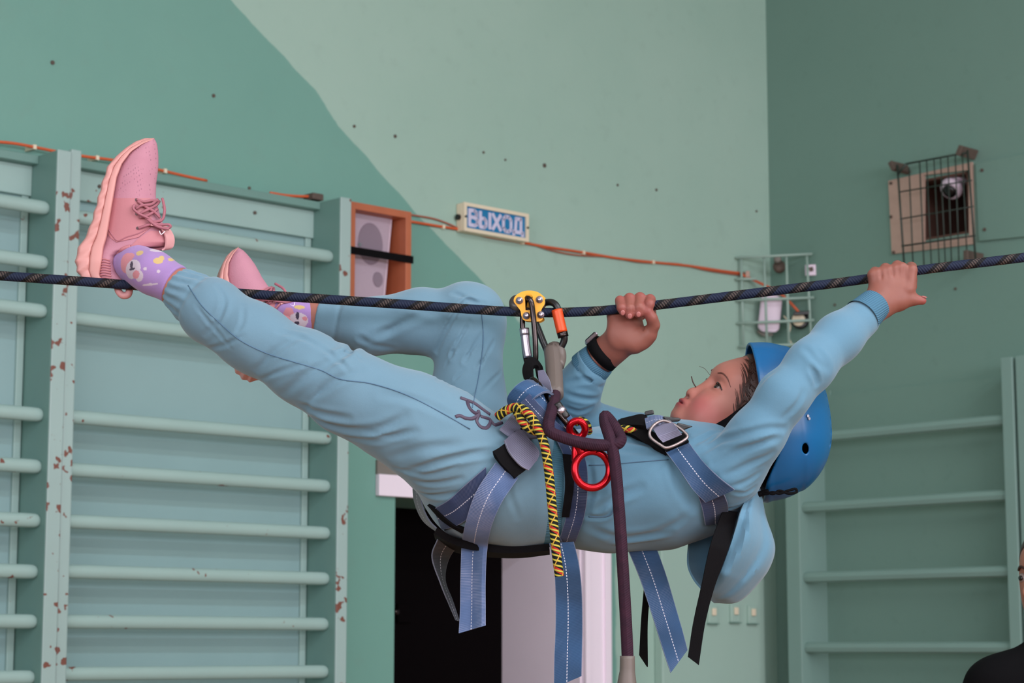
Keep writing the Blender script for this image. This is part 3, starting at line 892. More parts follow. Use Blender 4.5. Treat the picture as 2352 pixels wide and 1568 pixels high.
FIELDS = []
def march(px, py, fields=None, off=0.0, fallback=None):
    """first point of the soft bodies seen through each pixel, moved off towards the viewer"""
    px = np.atleast_1d(np.asarray(px, float)); py = np.atleast_1d(np.asarray(py, float))
    d = ray(px, py); d /= np.linalg.norm(d, axis=-1)[:, None]
    t = np.full(len(px), 3.2); fs = fields or FIELDS
    hit = np.zeros(len(px), bool)
    for _ in range(90):
        P = CAM + d * t[:, None]
        D = np.min([f.pts(P) for f in fs], 0)
        hit |= D < .0012
        t = np.where(hit | (t > 4.6), t, t + np.maximum(D * .75, .0008))
    P = CAM + d * (t - off)[:, None]
    if fallback is not None:
        fb = np.broadcast_to(np.asarray(fallback, float), t.shape)
        Q = at(px, py, Y0 + fb)
        P = np.where(hit[:, None], P, Q)
    return P, hit

def surf(pts, n=None, off=.002, fallback=0.0, fields=None):
    p = np.asarray(pts, float)
    if n: p = catmull(p, n)
    return march(p[:, 0], p[:, 1], fields, off, fallback)[0]

def crease_px(f, pts, w_px, depth_mm, ridge=.45, fields=None):
    P, hit = march(*np.asarray(pts, float).T, fields or [f])
    f.crease(P[hit], w_px * MPP, depth_mm * .001, ridge)
# ================================================================== materials of the girl
def cloth(name, rgb, var=.05, nap=.25):
    m = NT(name); c = lin(rgb)
    f = m.noise(9, 3)
    col = m.mix(f, tuple(x * (1 - var) for x in c), tuple(x * (1 + var) for x in c))
    heather = m.noise(900, 2)
    col = m.mix(m.math('MULTIPLY', m.ramp(heather, .4, .7), .10), col, tuple(min(1, x * 1.35) for x in c))
    m.base(col); m.set(.85, spec=.2, sheen=.25)
    h = m.math('ADD', m.math('MULTIPLY', m.noise(1100, 2), .35), m.math('MULTIPLY', m.noise(45, 3), 1.0))
    m.bump(h, nap, .002)
    return m.m
M['trousers'] = cloth('light blue jersey trousers', (98, 130, 146))
M['sweat'] = cloth('light blue jersey sweatshirt', (88, 127, 148))
M['rib'] = None
def rib_mat(name, rgb):
    m = NT(name); c = lin(rgb)
    u, v = m.uv()
    w = m.math('SINE', m.math('MULTIPLY', v, 2 * math.pi / .0042))
    m.base(m.mix(m.ramp(w, -1, 1), tuple(x * .82 for x in c), c)); m.set(.9, spec=.15)
    m.bump(w, .5, .0008)
    return m.m
def skin_mat():
    m = NT('skin')
    a = m.n('ShaderNodeVertexColor', layer_name='Col')
    f = m.noise(60, 3)
    hs = m.n('ShaderNodeHueSaturation'); m.l(a.outputs[0], hs.inputs['Color'])
    m.l(m.math('ADD', m.math('MULTIPLY', f, .12), .94), hs.inputs['Value'])
    m.l(hs.outputs[0], m.b.inputs['Base Color']); m.set(.48, spec=.35, sss=.12)
    m.bump(m.noise(700, 2), .08, .0006)
    return m.m
M['skin'] = skin_mat()
def vcol_cloth(name):
    m = NT(name); a = m.n('ShaderNodeVertexColor', layer_name='Col'); m.l(a.outputs[0], m.b.inputs['Base Color'])
    m.set(.85, spec=.2, sheen=.2); m.bump(m.noise(900, 2), .25, .001)
    return m.m
M['sock'] = vcol_cloth('patterned knit')
M['hair'] = None
def hair_mat():
    m = NT('dark brown hair')
    mp = m.n('ShaderNodeMapping'); mp.inputs['Scale'].default_value = (30, 400, 30)
    m.l(m.pos(), mp.inputs[0])
    f = m.noise(8, 3, mp.outputs[0])
    m.base(m.mix(f, lin((22, 13, 11)), lin((76, 42, 30)))); m.set(.4, spec=.4); m.bump(f, .5, .001)
    return m.m
M['hair'] = hair_mat()
M['brow'] = plain('brown eyebrow hair', (92, 52, 42), .7)
M['seam'] = plain('blue seam thread', (74, 104, 128), .8)
M['print'] = plain('mauve print', (70, 58, 76), .6)
M['eye_white'] = plain('eye white', (150, 134, 130), .15)
M['iris'] = plain('dark brown iris', (26, 15, 12), .08)

# ================================================================== trousers
tr = SDF()
near_leg = [(1105, 1092, -.055, 130), (1010, 1008, -.095, 109), (920, 956, -.105, 97), (800, 900, -.105, 86), (697, 843, -.095, 75), (582, 776, -.085, 70), (490, 716, -.068, 63), (424, 670, -.055, 52)]
far_leg = [(1100, 1060, .085, 118), (1075, 930, .125, 85), (1078, 742, .14, 79), (960, 738, .14, 71), (850, 750, .14, 62), (735, 735, .14, 48)]
tr.chain([(1250, 1118, 0, 127, 1.2), (1185, 1112, 0, 136, 1.2), (1105, 1100, 0, 140, 1.2)], .04)
tr.chain(near_leg, .035)
tr.chain(far_leg, .03)
tr.cap(W(1075, 720, .14), W(1062, 735, .14), 76 * MPP, 74 * MPP, .02)
lo_t, hi_t = tr.bounds()
# gathered cuff of the near leg
c0, c1_ = W(424, 670, -.055), W(520, 735, -.07)
ax = (c1_ - c0) / np.linalg.norm(c1_ - c0); e1 = np.cross(ax, (0, 1, 0)); e1 /= np.linalg.norm(e1); e2 = np.cross(ax, e1)
def gather(x, y, z):
    q = (x - c0[0], y - c0[1], z - c0[2])
    t = q[0] * ax[0] + q[1] * ax[1] + q[2] * ax[2]
    ph = np.arctan2(q[0] * e2[0] + q[1] * e2[1] + q[2] * e2[2], q[0] * e1[0] + q[1] * e1[1] + q[2] * e1[2])
    return .0022 * np.sin(ph * 15 + 2 * np.sin(t * 60)) * np.exp(-((t - .0) / .026) ** 2) + .0030 * np.exp(-((t - .026) / .005) ** 2) - .003 * np.exp(-((t - .060) / .03) ** 2)
tr.disp(gather, c0 - .13, c0 + .13)
g0, g1 = W(735, 735, .14), W(830, 752, .14)
gx = (g1 - g0) / np.linalg.norm(g1 - g0)
tr.disp(lambda x, y, z: .003 * np.exp(-((((x - g0[0]) * gx[0] + (y - g0[1]) * gx[1] + (z - g0[2]) * gx[2]) - .035) / .004) ** 2), g0 - .1, g0 + .1)
tr.plane_cut(W(398, 656, -.055), -ax, W(398, 656, -.055) - .12, W(398, 656, -.055) + .12, .003)
tr.plane_cut(W(728, 733, .14), -gx, W(728, 733, .14) - .09, W(728, 733, .14) + .09, .003)
tr.disp(wob((0, Y0, 2), .0011, .10, 3), lo_t, hi_t)
for pts, w, d in (
    ([(470, 770), (500, 735), (515, 690), (500, 655)], 8, 3), ([(520, 800), (555, 745), (560, 700)], 7, 2), ([(450, 700), (485, 745), (530, 800)], 6, 2.2),
    ([(590, 850), (640, 800), (690, 775)], 11, 3.5), ([(650, 905), (705, 860), (790, 815), (830, 800)], 13, 5), ([(700, 940), (760, 880), (830, 850)], 12, 4.5), ([(690, 930), (740, 950), (800, 960)], 10, 4),
    ([(720, 960), (790, 985), (870, 985), (930, 955)], 12, 5), ([(800, 1005), (870, 1010), (950, 985)], 10, 3), ([(640, 760), (690, 775), (740, 800)], 9, 2.5), ([(740, 800), (780, 830), (800, 850)], 8, 3),
    ([(880, 905), (960, 920), (1040, 955)], 13, 3), ([(900, 1050), (970, 1030), (1050, 1020)], 13, 3.5),
    ([(935, 1082), (1000, 1062), (1075, 1045), (1140, 1035)], 10, 6), ([(955, 1106), (1000, 1110), (1060, 1098)], 8, 4), ([(965, 1132), (1010, 1138), (1060, 1130)], 8, 4),
    ([(1002, 806), (1028, 752), (1074, 690), (1100, 700)], 7, 6), ([(1005, 875), (1036, 815), (1071, 752)], 6, 4), ([(1033, 885), (1070, 825), (1107, 765)], 6, 4), ([(1066, 896), (1100, 840), (1135, 783)], 6, 3.5),
    ([(1097, 912), (1125, 880), (1152, 852)], 6, 3), ([(1022, 840), (1050, 790), (1078, 735)], 5, 3), ([(1020, 905), (1045, 870), (1070, 850)], 5, 2.5), ([(800, 800), (880, 765), (960, 725), (1030, 700)], 13, 3.5), ([(770, 780), (830, 780), (900, 800)], 10, 3),
    ([(860, 690), (940, 700), (1010, 725)], 12, 2.5), ([(1040, 672), (1080, 690), (1120, 700)], 8, 3), ([(1190, 1190), (1170, 1120), (1180, 1060)], 9, 2),
    ([(600, 870), (650, 850), (700, 835)], 7, 3), ([(480, 800), (520, 790), (560, 770)], 7, 2.5), ([(840, 990), (900, 1000), (960, 990)], 8, 3), ([(760, 815), (800, 810), (830, 825)], 6, 3), ([(905, 1075), (980, 1090), (1050, 1070)], 7, 2.5)):
    crease_px(tr, pts, w * .68, d * 1.15)

# ================================================================== sweatshirt
sw = SDF()
sw.chain([(1266, 1119, 0, 131, 1.2), (1400, 1124, 0, 134, 1.2), (1520, 1114, 0, 138, 1.25), (1600, 1096, 0, 122, 1.35), (1650, 1060, .01, 82, 1.3)], .03)
l_arm = [(1678, 1082, -.10, 76), (1739, 996, -.135, 57), (1802, 911, -.145, 53), (1864, 837, -.13, 52), (1925, 777, -.09, 51), (1975, 733, -.055, 44)]
r_arm = [(1640, 1050, .13, 80), (1480, 1010, .17, 56), (1318, 960, .13, 52), (1326, 898, .09, 52), (1362, 838, .065, 45)]
sw.chain(l_arm, .022)
sw.chain(r_arm, .02)
sw.chain([(1560, 1035, -.02, 55, 1.5), (1612, 1030, -.02, 48, 1.4)], .03)   # bunched collar under the chin
sw.cap(W(1560, 1002, -.01), W(1640, 1000, -.05), .016, .016, .012)
lo_s, hi_s = sw.bounds()
sw.ell(W(1640, 945, .02), (.07, .07, .045), None, .015, 's')               # neck opening
wa, wb_ = W(1985, 722, -.05), W(1975, 733, -.055)
adir = W(2008, 700, -.04) - W(1940, 765, -.08); adir /= np.linalg.norm(adir)
sw.plane_cut(W(1986, 722, -.05), adir, W(1986, 722, -.05) - .09, W(1986, 722, -.05) + .09, .004)
rdir = W(1388, 808, .052) - W(1340, 852, .075); rdir /= np.linalg.norm(rdir)
sw.plane_cut(W(1364, 836, .065), rdir, W(1364, 836, .065) - .07, W(1364, 836, .065) + .07, .004)
sw.disp(wob((0, Y0, 2), .0011, .11, 11), lo_s, hi_s)
for pts, w, d in (
    ([(1864, 845), (1872, 862), (1877, 880)], 8, 6), ([(1905, 838), (1888, 818), (1872, 800)], 10, 2.5), ([(1905, 850), (1880, 830), (1850, 800)], 10, 3), ([(1690, 930), (1740, 890), (1780, 850)], 12, 2),
    ([(1605, 1040), (1650, 1015), (1700, 1000), (1760, 985), (1800, 985)], 10, 5), ([(1640, 1068), (1700, 1035), (1770, 1010), (1790, 1005)], 10, 5), ([(1668, 1092), (1720, 1066), (1775, 1040)], 9, 4.5),
    ([(1680, 1118), (1715, 1105), (1745, 1085)], 7, 4), ([(1685, 1130), (1710, 1133), (1735, 1118)], 6, 4), ([(1660, 1172), (1700, 1160), (1730, 1140)], 8, 4),
    ([(1590, 1020), (1620, 1005), (1650, 990)], 8, 4), ([(1800, 960), (1830, 930), (1845, 900)], 9, 3),
    ([(1375, 1168), (1420, 1140), (1470, 1118)], 12, 4), ([(1360, 1215), (1420, 1235), (1500, 1225), (1570, 1190)], 14, 3.5), ([(1400, 1245), (1470, 1232), (1540, 1225)], 11, 3),
    ([(1545, 1050), (1560, 1110), (1590, 1170)], 14, 3), ([(1365, 1000), (1450, 1012), (1540, 1040)], 9, 3), ([(1390, 1030), (1450, 1036), (1520, 1040)], 9, 2),
    ([(1300, 905), (1335, 915), (1375, 915)], 8, 4), ([(1305, 880), (1340, 872), (1385, 890)], 8, 4), ([(1300, 935), (1330, 945), (1360, 935)], 7, 4), ([(1325, 850), (1350, 870), (1390, 868)], 7, 3),
    ([(1350, 1187), (1390, 1186), (1412, 1160)], 7, 3), ([(1353, 1060), (1360, 1120), (1350, 1185)], 9, 3)):
    crease_px(sw, pts, w * .68, d * 1.15)

# ================================================================== body: head, neck, hands, trunk under the clothes
Rz = lambda a: np.array(((math.cos(a), -math.sin(a), 0), (math.sin(a), math.cos(a), 0), (0, 0, 1)))
EL = math.radians(41); YAW = math.radians(17); ROLL = math.radians(0)
u_ = np.array((math.cos(EL), 0, math.sin(EL))); f_ = np.array((-math.sin(EL), 0, math.cos(EL))); l_ = np.cross(u_, f_)
f_, l_ = f_ * math.cos(YAW) + l_ * math.sin(YAW), l_ * math.cos(YAW) - f_ * math.sin(YAW)
HR = np.stack((f_, l_, u_))                   # rows: head axes in world space (front, left, crown)
HO = W(1621, 881, .0) - np.array((.080, 0, 0)) @ HR
HL = lambda f, l, u: HO + np.array((f, l, u)) @ HR
hd = SDF()
E = lambda c, r, k=.012, kind='u', R=None: hd.ell(HL(*c), r, HR if R is None else R, k, kind)
E((-.014, 0, .048), (.094, .073, .084))
E((.018, 0, -.012), (.061, .0605, .070), .03)
E((.026, 0, -.055), (.050, .047, .036), .025)
hd.cap(HL(.064, -.006, -.072), HL(.064, .006, -.072), .0155, .0155, .022)
for s_ in (-1, 1):
    E((.046, s_ * .033, -.030), (.030, .027, .030), .022)
    E((.030, s_ * .036, -.052), (.030, .023, .026), .022)
E((.056, 0, .036), (.026, .046, .020), .03)
for s_ in (-1, 1):
    E((.081, s_ * .030, .008), (.013, .0175, .0085), .014, 's')
hd.cap(HL(.073, 0, .002), HL(.0815, 0, -.030), .0075, .0095, .012)
hd.cap(HL(.0815, 0, -.030), HL(.0815, 0, -.0315), .0098, .0098, .006)
for s_ in (-1, 1):
    E((.0765, s_ * .0105, -.0345), (.0085, .0062, .0068), .006)
    E((.0845, s_ * .0060, -.0410), (.0045, .0034, .0042), .003, 's')
E((.080, 0, -.0520), (.0095, .0195, .0058), .008)
E((.0765, 0, -.0605), (.0095, .0175, .0062), .008)
E((.088, 0, -.0560), (.0085, .0165, .0013), .003, 's')
for s_ in (-1, 1):
    E((.0625, s_ * .031, .0085), (.0135, .0150, .0118), .006)
    E((.0755, s_ * .0325, .0078), (.0115, .0125, .0036), .0025, 's')
    E((-.012, s_ * .074, -.002), (.017, .008, .028), .008)
hd.cap(HL(-.01, 0, -.035), W(1640, 1055, .0), .048, .055, .03)

def hand_sdf(h, fingers, palm, thumb, wrist):
    for c, hs, R, rad in palm: h.box(c, hs, R, rad, .012)
    for ch in fingers:
        for p, q in zip(ch, ch[1:]): h.cap(W(*p[:3]), W(*q[:3]), p[3] * MPP, q[3] * MPP, .0025)
    for p, q in zip(thumb, thumb[1:]): h.cap(W(*p[:3]), W(*q[:3]), p[3] * MPP, q[3] * MPP, .010)
    for p, q in zip(wrist, wrist[1:]): h.cap(W(*p[:3]), W(*q[:3]), p[3] * MPP, q[3] * MPP, .02, 'u', .8)

def rows(x, y):                               # orthonormal frame from an x axis and a rough y axis
    x = np.asarray(x, float); x /= np.linalg.norm(x); y = np.asarray(y, float) - x * (x @ y); y /= np.linalg.norm(y)
    return np.stack((x, y, np.cross(x, y)))
rh = SDF()                                    # her right hand, palm towards us, under the rope
Rr = rows(W(1500, 705) - W(1405, 722), (0, 1, 0.1))
palm_r = [(W(1438, 750, .020), (.031, .0125, .036), Rr, .012)]
fing_r = []
for i, (x, top, tipx, tipy, r) in enumerate(((1424, 686, 1430, 715, 10.5), (1446, 681, 1446, 723, 12), (1470, 680, 1466, 719, 12.5), (1493, 684, 1490, 700, 12))):
    fing_r.append([(x + 2, 722, .026, r + 1), (x, top + 6, .019, r + .5), (x, top + 4, -.004, r + .5), ((x + tipx) / 2, (top + tipy) / 2 + 6, -.021, r), (tipx, tipy, -.020, r - 1.5)])
thumb_r = [(1458, 792, .012, 20), (1492, 768, .004, 14.5), (1502, 746, -.006, 11.5), (1497, 730, -.015, 10.5), (1487, 716, -.022, 9)]
wrist_r = [(1436, 772, .020, 33), (1410, 797, .036, 32), (1386, 815, .052, 33), (1345, 855, .08, 33)]
hand_sdf(rh, fing_r, palm_r, thumb_r, wrist_r)
rh.ell(W(1425, 765, .008), (.022, .010, .026), None, .015)
rh.ell(W(1474, 778, .008), (.018, .010, .018), None, .012)
rh.crease(np.array([W(1490, 770, -.004), W(1478, 760, -.002), W(1476, 742, .0)]), .0025, .0015)
lh = SDF()                                    # her left hand, back of the hand towards us
Rl = rows(W(2098, 606) - W(2004, 628), (0, 1, .15))
palm_l = [(W(2046, 655, -.022), (.037, .0115, .036), Rl, .011)]
fing_l = []
for i, (x, y, r, n) in enumerate(((2010, 628, 12.5, 0), (2034, 620, 13, 1), (2061, 614, 13, 2), (2093, 618, 13.5, 3))):
    fing_l.append([(x + 6, 650, -.024, r + 1), (x, y - 1, -.020, r + 1), (x, y - 3, .006, r), (x + 1, y + 26, .022, r - 1), (x + 2, y + 40, .014, r - 2)])
fing_l[3][0] = (2088, 662, -.026, 15); fing_l[3][1] = (2094, 620, -.026, 13)
thumb_l = [(2030, 700, -.024, 20), (2064, 696, -.022, 15), (2094, 688, -.022, 11.5), (2118, 690, -.020, 10)]
wrist_l = [(2040, 672, -.024, 34), (2018, 697, -.030, 30), (1995, 715, -.045, 31), (1930, 775, -.09, 34)]
hand_sdf(lh, fing_l, palm_l, thumb_l, wrist_l)
lh.cap(W(2078, 668, -.024), W(2068, 690, -.022), .010, .010, .015)
for x, y in ((2010, 625), (2036, 617), (2064, 611)):
    lh.crease(np.array([W(x + 12, y - 8, -.034), W(x + 14, y + 10, -.036), W(x + 15, y + 26, -.036)]), .003, .0016)
trunk = SDF()                                 # what the clothes hide, slimmer than the clothes
trunk.chain([(x, y, d, r * .8, 1.15) for x, y, d, r in ((1640, 1065, 0, 80), (1560, 1105, 0, 118), (1400, 1120, 0, 120), (1200, 1112, 0, 120), (1110, 1098, 0, 118))], .03)
trunk.chain([(x, y, d, r * .82) for x, y, d, r in near_leg[:-1]] + [(405, 658, -.05, 40), (340, 620, -.03, 36), (296, 604, .006, 26)], .02)
trunk.chain([(x, y, d, r * .82) for x, y, d, r in far_leg[:-1]] + [(735, 735, .14, 38), (690, 725, .14, 34)], .02)
trunk.chain([(x, y, d, r * .72) for x, y, d, r in l_arm] + [(1995, 715, -.045, 27)], .02)
trunk.chain([(x, y, d, r * .72) for x, y, d, r in r_arm] + [(1380, 820, .052, 27)], .02)

SKIN, BLUSH, LIP = np.array(lin((156, 101, 88))), np.array(lin((165, 85, 86))), np.array(lin((136, 53, 58)))
HAND = np.array(lin((130, 79, 67)))
def col_head(V):
    q = (V - HO) @ HR.T
    g = lambda c, r: np.exp(-(((q - np.array(c)) / np.array(r)) ** 2).sum(1))
    b = np.clip(g((.055, .045, -.038), (.05, .028, .024)) + g((.055, -.045, -.038), (.05, .028, .024)), 0, 1)[:, None]
    lp_ = np.clip(1.6 * g((.086, 0, -.056), (.018, .0165, .0085)), 0, 1)[:, None]
    C = SKIN * (1 - .75 * b) + BLUSH * .75 * b
    C = C * (1 - lp_) + LIP * lp_
    no = np.clip(g((.088, .0, -.0405), (.008, .010, .004)), 0, 1)[:, None]
    return C * (1 - .5 * no)
def col_hand(tips):
    T = np.array(tips)
    def fn(V):
        d = np.min(np.linalg.norm(V[:, None] - T[None], axis=2), 1)
        k = np.exp(-(d / .014) ** 2)[:, None]
        return HAND * (1 - .55 * k) + np.array(lin((149, 68, 68))) * .55 * k
    return fn
tips_r = [W(*f[-1][:3]) for f in fing_r] + [W(*thumb_r[-1][:3])] + [W(*f[2][:3]) for f in fing_r]
tips_l = [W(*f[2][:3]) for f in fing_l[:3]] + [W(2122, 690, -.02)] * 2
parts = []
for f, h, cf in ((hd, .0018, col_head), (rh, .0017, col_hand(tips_r)), (lh, .0017, col_hand(tips_l)), (trunk, .006, lambda V: np.tile(SKIN, (len(V), 1)))):
    V, Fc = f.mesh_arrays(h); V = relax(V, Fc, 1); parts.append((V, Fc, cf(V)))
o_ = 0; VV, FF, CC = [], [], []
for V, Fc, c in parts:
    VV.append(V); FF.append(Fc + o_); CC.append(c); o_ += len(V)
girl = link('person', np_mesh('person', np.vstack(VV), np.vstack(FF), np.vstack(CC)), M['skin'], None, True)
tag(girl, 'child in light blue tracksuit hanging face up under the rope, gripping it with both hands', 'person')
FIELDS += [tr, sw, hd]

trousers = sdf_obj('trousers', tr, .0027, M['trousers'], girl)
sweat = sdf_obj('sweatshirt', sw, .0027, M['sweat'], girl)

def on_cloth(name, pts, r, mat, parent, n=None, off=.0, flat=1.0):
    P = surf(pts, n or len(pts) * 5, off)
    return link(name, tube_mesh(name, P, r, 6, False, flat), mat, parent, True)
on_cloth('seam', [(432, 655), (464, 702), (500, 737), (550, 780), (612, 811), (675, 831), (737, 850), (780, 870), (850, 880), (930, 905), (1010, 945), (1080, 985)], .0009, M['seam'], trousers)
on_cloth('seam', [(1105, 700), (1110, 780), (1100, 860), (1085, 935)], .0009, M['seam'], trousers)
on_cloth('seam', [(1352, 1068), (1400, 1066), (1470, 1060), (1535, 1055)], .0008, M['seam'], sweat)
on_cloth('pocket_edge', [(1352, 1186), (1380, 1187), (1402, 1182), (1413, 1160)], .0012, M['seam'], sweat)
for pts in ([(1057, 914), (1073, 920), (1088, 926), (1110, 942), (1124, 952)], [(1072, 919), (1078, 938), (1091, 949), (1097, 948)], [(1046, 958), (1055, 955), (1070, 961), (1086, 961), (1099, 951), (1098, 943)],
            [(1100, 951), (1094, 966), (1103, 980), (1117, 983), (1126, 966), (1103, 956)], [(1126, 966), (1136, 976), (1152, 971)]):
    on_cloth('print_stroke', pts, .0036, M['print'], trousers, 22, -.0024, 1.0)

# ribbed hem band and cuffs: rings with a UV along the rib
def ring_band(name, c, axis, prof, mat, parent, sy=1.0, n=72, twist=0):
    axis = np.asarray(axis, float); axis /= np.linalg.norm(axis)
    e1 = np.cross(axis, (0, 1, 0)); e1 /= np.linalg.norm(e1); e2 = np.cross(axis, e1)
    V, UV, Fc = [], [], []; m = n + 1
    for i, (h, r) in enumerate(prof):
        for k in range(m):
            a = 2 * math.pi * k / n
            V.append(np.asarray(c) + axis * h + r * (e1 * math.cos(a) + e2 * math.sin(a) * sy)); UV.append((i / (len(prof) - 1), a * r))
    for i in range(len(prof) - 1):
        for k in range(n): Fc.append((i * m + k, i * m + k + 1, (i + 1) * m + k + 1, (i + 1) * m + k))
    return link(name, mesh(name, V, Fc, UV), mat, parent, True)
M['rib'] = rib_mat('light blue rib knit', (78, 124, 144))
M['rib_dark'] = rib_mat('blue rib knit cuff', (74, 114, 137))
hx = W(1290, 1119) - W(1250, 1118); hx = hx / np.linalg.norm(hx)
ring_band('rib_hem', W(1266, 1119), hx, [(-.032, 129 * MPP), (-.026, 134 * MPP), (-.005, 135.5 * MPP), (.016, 134 * MPP), (.022, 129 * MPP)], M['rib'], sweat, 1.2, 96)
ring_band('cuff', W(1996, 712, -.047), adir, [(-.022, 44 * MPP), (-.016, 42 * MPP), (.008, 39 * MPP), (.020, 37 * MPP), (.022, 34 * MPP), (.010, 30 * MPP)], M['rib_dark'], sweat)
ring_band('cuff', W(1366, 834, .065), rdir, [(-.022, 47 * MPP), (-.014, 47 * MPP), (.0, 45 * MPP), (.010, 43 * MPP), (.012, 40 * MPP), (.004, 35 * MPP)], M['rib_dark'], sweat)

# ------------------------------------------------------------------ eyes, brows, lashes, hair
for s_, nm in ((1, 'eye'), (-1, 'eye')):
    bm = bmesh.new(); bmesh.ops.create_uvsphere(bm, u_segments=24, v_segments=16, radius=.0122, matrix=Matrix.Translation(Vector(HL(.0625, s_ * .031, .008))))
    ey = obj_bm(nm, bm, M['eye_white'], girl, True)
    gd = np.array((.985, s_ * .10, -.03)); gd /= np.linalg.norm(gd)
    cI = np.array((.0625, s_ * .031, .008)) + gd * .0106
    lathe('iris', [(.0070, -.0012), (.0070, .0004), (.004, .0016), (.0, .002)], HL(*cI), gd @ HR, M['iris'], ey, 16)
def face_line(pts, n=24):                     # head-local (l, u) polyline laid on the face from the front
    P = catmull(np.array([(f, l, u) for f, l, u in pts]), n)
    out = []
    for f, l, u in P:
        p = HL(f + .03, l, u); d = -f_ * .9 - l_ * (.45 if l > 0 else -.45); d /= np.linalg.norm(d)
        p = HL(f, l, u) - d * .03
        for _ in range(60):
            v = float(hd.pts(p[None])[0]); p = p + d * max(v * .7, .0002)
            if v < .0004: break
        out.append(p - d * .0003)
    return np.array(out)
for s_ in (1, -1):
    P = face_line([(.076, s_ * .015, .0255), (.072, s_ * .026, .030), (.064, s_ * .040, .029), (.052, s_ * .050, .022)])
    rr = np.interp(np.linspace(0, 1, len(P)), (0, .2, .6, 1), (.0007, .0015, .0012, .0003))
    link('eyebrow', tube_mesh('eyebrow', P, rr, 6, False, 1.0), M['brow'], girl, True)
    P = face_line([(.072, s_ * .0205, .0085), (.072, s_ * .029, .0122), (.066, s_ * .038, .0115), (.058, s_ * .0455, .0075)])
    link('eyelashes', tube_mesh('eyelashes', P - f_ * -.0006, np.interp(np.linspace(0, 1, len(P)), (0, .5, 1), (.0008, .0019, .0010)), 6), M['iris'], girl, True)
ha = SDF()
ha.ell(HL(-.016, 0, .050), (.098, .0765, .088), HR, .01)
ha.cap(HL(.012, .066, .015), HL(-.006, .060, -.045), .014, .016, .015)
ha.cap(HL(-.006, .060, -.045), HL(-.035, .050, -.085), .016, .020, .02)
ha.cap(HL(.012, -.066, .015), HL(-.035, -.050, -.085), .014, .018, .015)
ha.ell(HL(-.06, 0, -.04), (.05, .055, .06), HR, .03)
cn = HR.T @ np.array((1, 0, -.36)); cc_ = HL(.037, 0, .0)
ha.plane_cut(cc_, cn, HO - .3, HO + .3, .006)
sdf_obj('hair', ha, .0032, M['hair'], girl, it=1)
r2 = np.random.default_rng(5)
def hug(C, off):
    C = np.array(C)
    for _ in range(8):
        f_all = lambda q: np.minimum(hd.pts(q), ha.pts(q))
        d = f_all(C); e = 1e-4
        g = np.stack([(f_all(C + np.eye(3)[i] * e) - d) / e for i in range(3)], 1); g /= np.linalg.norm(g, axis=1)[:, None] + 1e-9
        C = C - g * (d - off)[:, None] * .8
    return C
for i in range(80):                           # strands drawn back from the hairline over the temple
    a = r2.uniform(0, 1)
    top = np.array((.066 - .034 * a, .012 + .052 * a, .082 - .078 * a)) + r2.normal(0, .003, 3)
    P = [top, top + np.array((-.014, .010, -.004 - .01 * a)), top + np.array((-.034, .020, -.012 - .02 * a))]
    C = hug(catmull(np.array([HL(*p) for p in P]), 16), .0006)
    for _ in range(4): C[1:-1] = .25 * C[:-2] + .5 * C[1:-1] + .25 * C[2:]
    C = C + (l_ * .6 + f_ * .5) * .0006
    link('hair_strand', tube_mesh('hair_strand', C, r2.uniform(.0004, .0008) * np.linspace(.3, 1, 16), 5), M['hair'], girl, True)
tube('hair_strand', [W(1599, 890, -.005), W(1592, 878, -.006), W(1588, 864, -.006)], .0011, M['hair'], girl, ns=6)
tube('hair_strand', [W(1640, 872, .0), W(1630, 860, .0), W(1618, 846, .0), W(1606, 841, .0)], .0004, M['hair'], girl, ns=5)

# nails
def nail(c, nrm, up, w, h, parent):
    bm = bmesh.new(); z = Vector(nrm).normalized(); y = Vector(up); y = (y - z * y.dot(z)).normalized(); x = y.cross(z)
    mt = Matrix((x * w * .8, y * h * .85, z * .0012)).transposed().to_4x4(); mt.translation = Vector(c)
    bmesh.ops.create_uvsphere(bm, u_segments=12, v_segments=8, radius=1, matrix=mt)
    obj_bm('fingernail', bm, M['nail'], parent, True)
M['nail'] = plain('fingernail', (161, 97, 93), .3)
for f in fing_r[:3]:
    x, y, d, r = f[-1]; nail(W(x, y + 3, d) + np.array((0, -r * MPP * .92, -.001)), (0, -1, -.35), (0, 0, -1), .0052, .006, girl)
nail(W(1489, 712, -.020) + np.array((-.001, -.0066, .002)), (-.3, -1, .3), (-.3, 0, 1), .0048, .0056, girl)
nail(W(2121, 688, -.020) + np.array((.001, -.004, .0045)), (.25, -.5, 1), (1, 0, 0), .005, .006, girl)

# ------------------------------------------------------------------ socks
LIL, YEL, PNK, PAL, INK = (np.array(lin(c)) for c in ((150, 120, 171), (187, 161, 106), (187, 123, 131), (185, 172, 183), (60, 52, 70)))
def sock_col(centres):
    def fn(V):
        C = np.tile(LIL, (len(V), 1))
        for px_, py_, rx, ry, c in centres:
            # printed motif, placed on the knit by its own centre
            d = (V - px_) if False else None
            p = W(px_, py_, centres_d)
            q = V - p
            m = ((q[:, 0] / (rx * MPP)) ** 2 + (q[:, 2] / (ry * MPP)) ** 2 < 1) & (q[:, 1] < .02)
            C[m] = c
        return C
    return fn
s1 = SDF(); s1.chain([(286, 604, .006, 30), (316, 610, -.008, 42), (350, 625, -.034, 46), (404, 655, -.052, 47)], .02)
sk_ax = W(404, 655, -.052) - W(345, 622, -.036)
s1.plane_cut(W(402, 654, -.052), sk_ax, W(402, 654, -.052) - .08, W(402, 654, -.052) + .08, .003)
s1.crease(np.array([W(352, 672, -.075), W(372, 650, -.088), W(392, 620, -.09)]), .004, .001)
centres_d = -.04
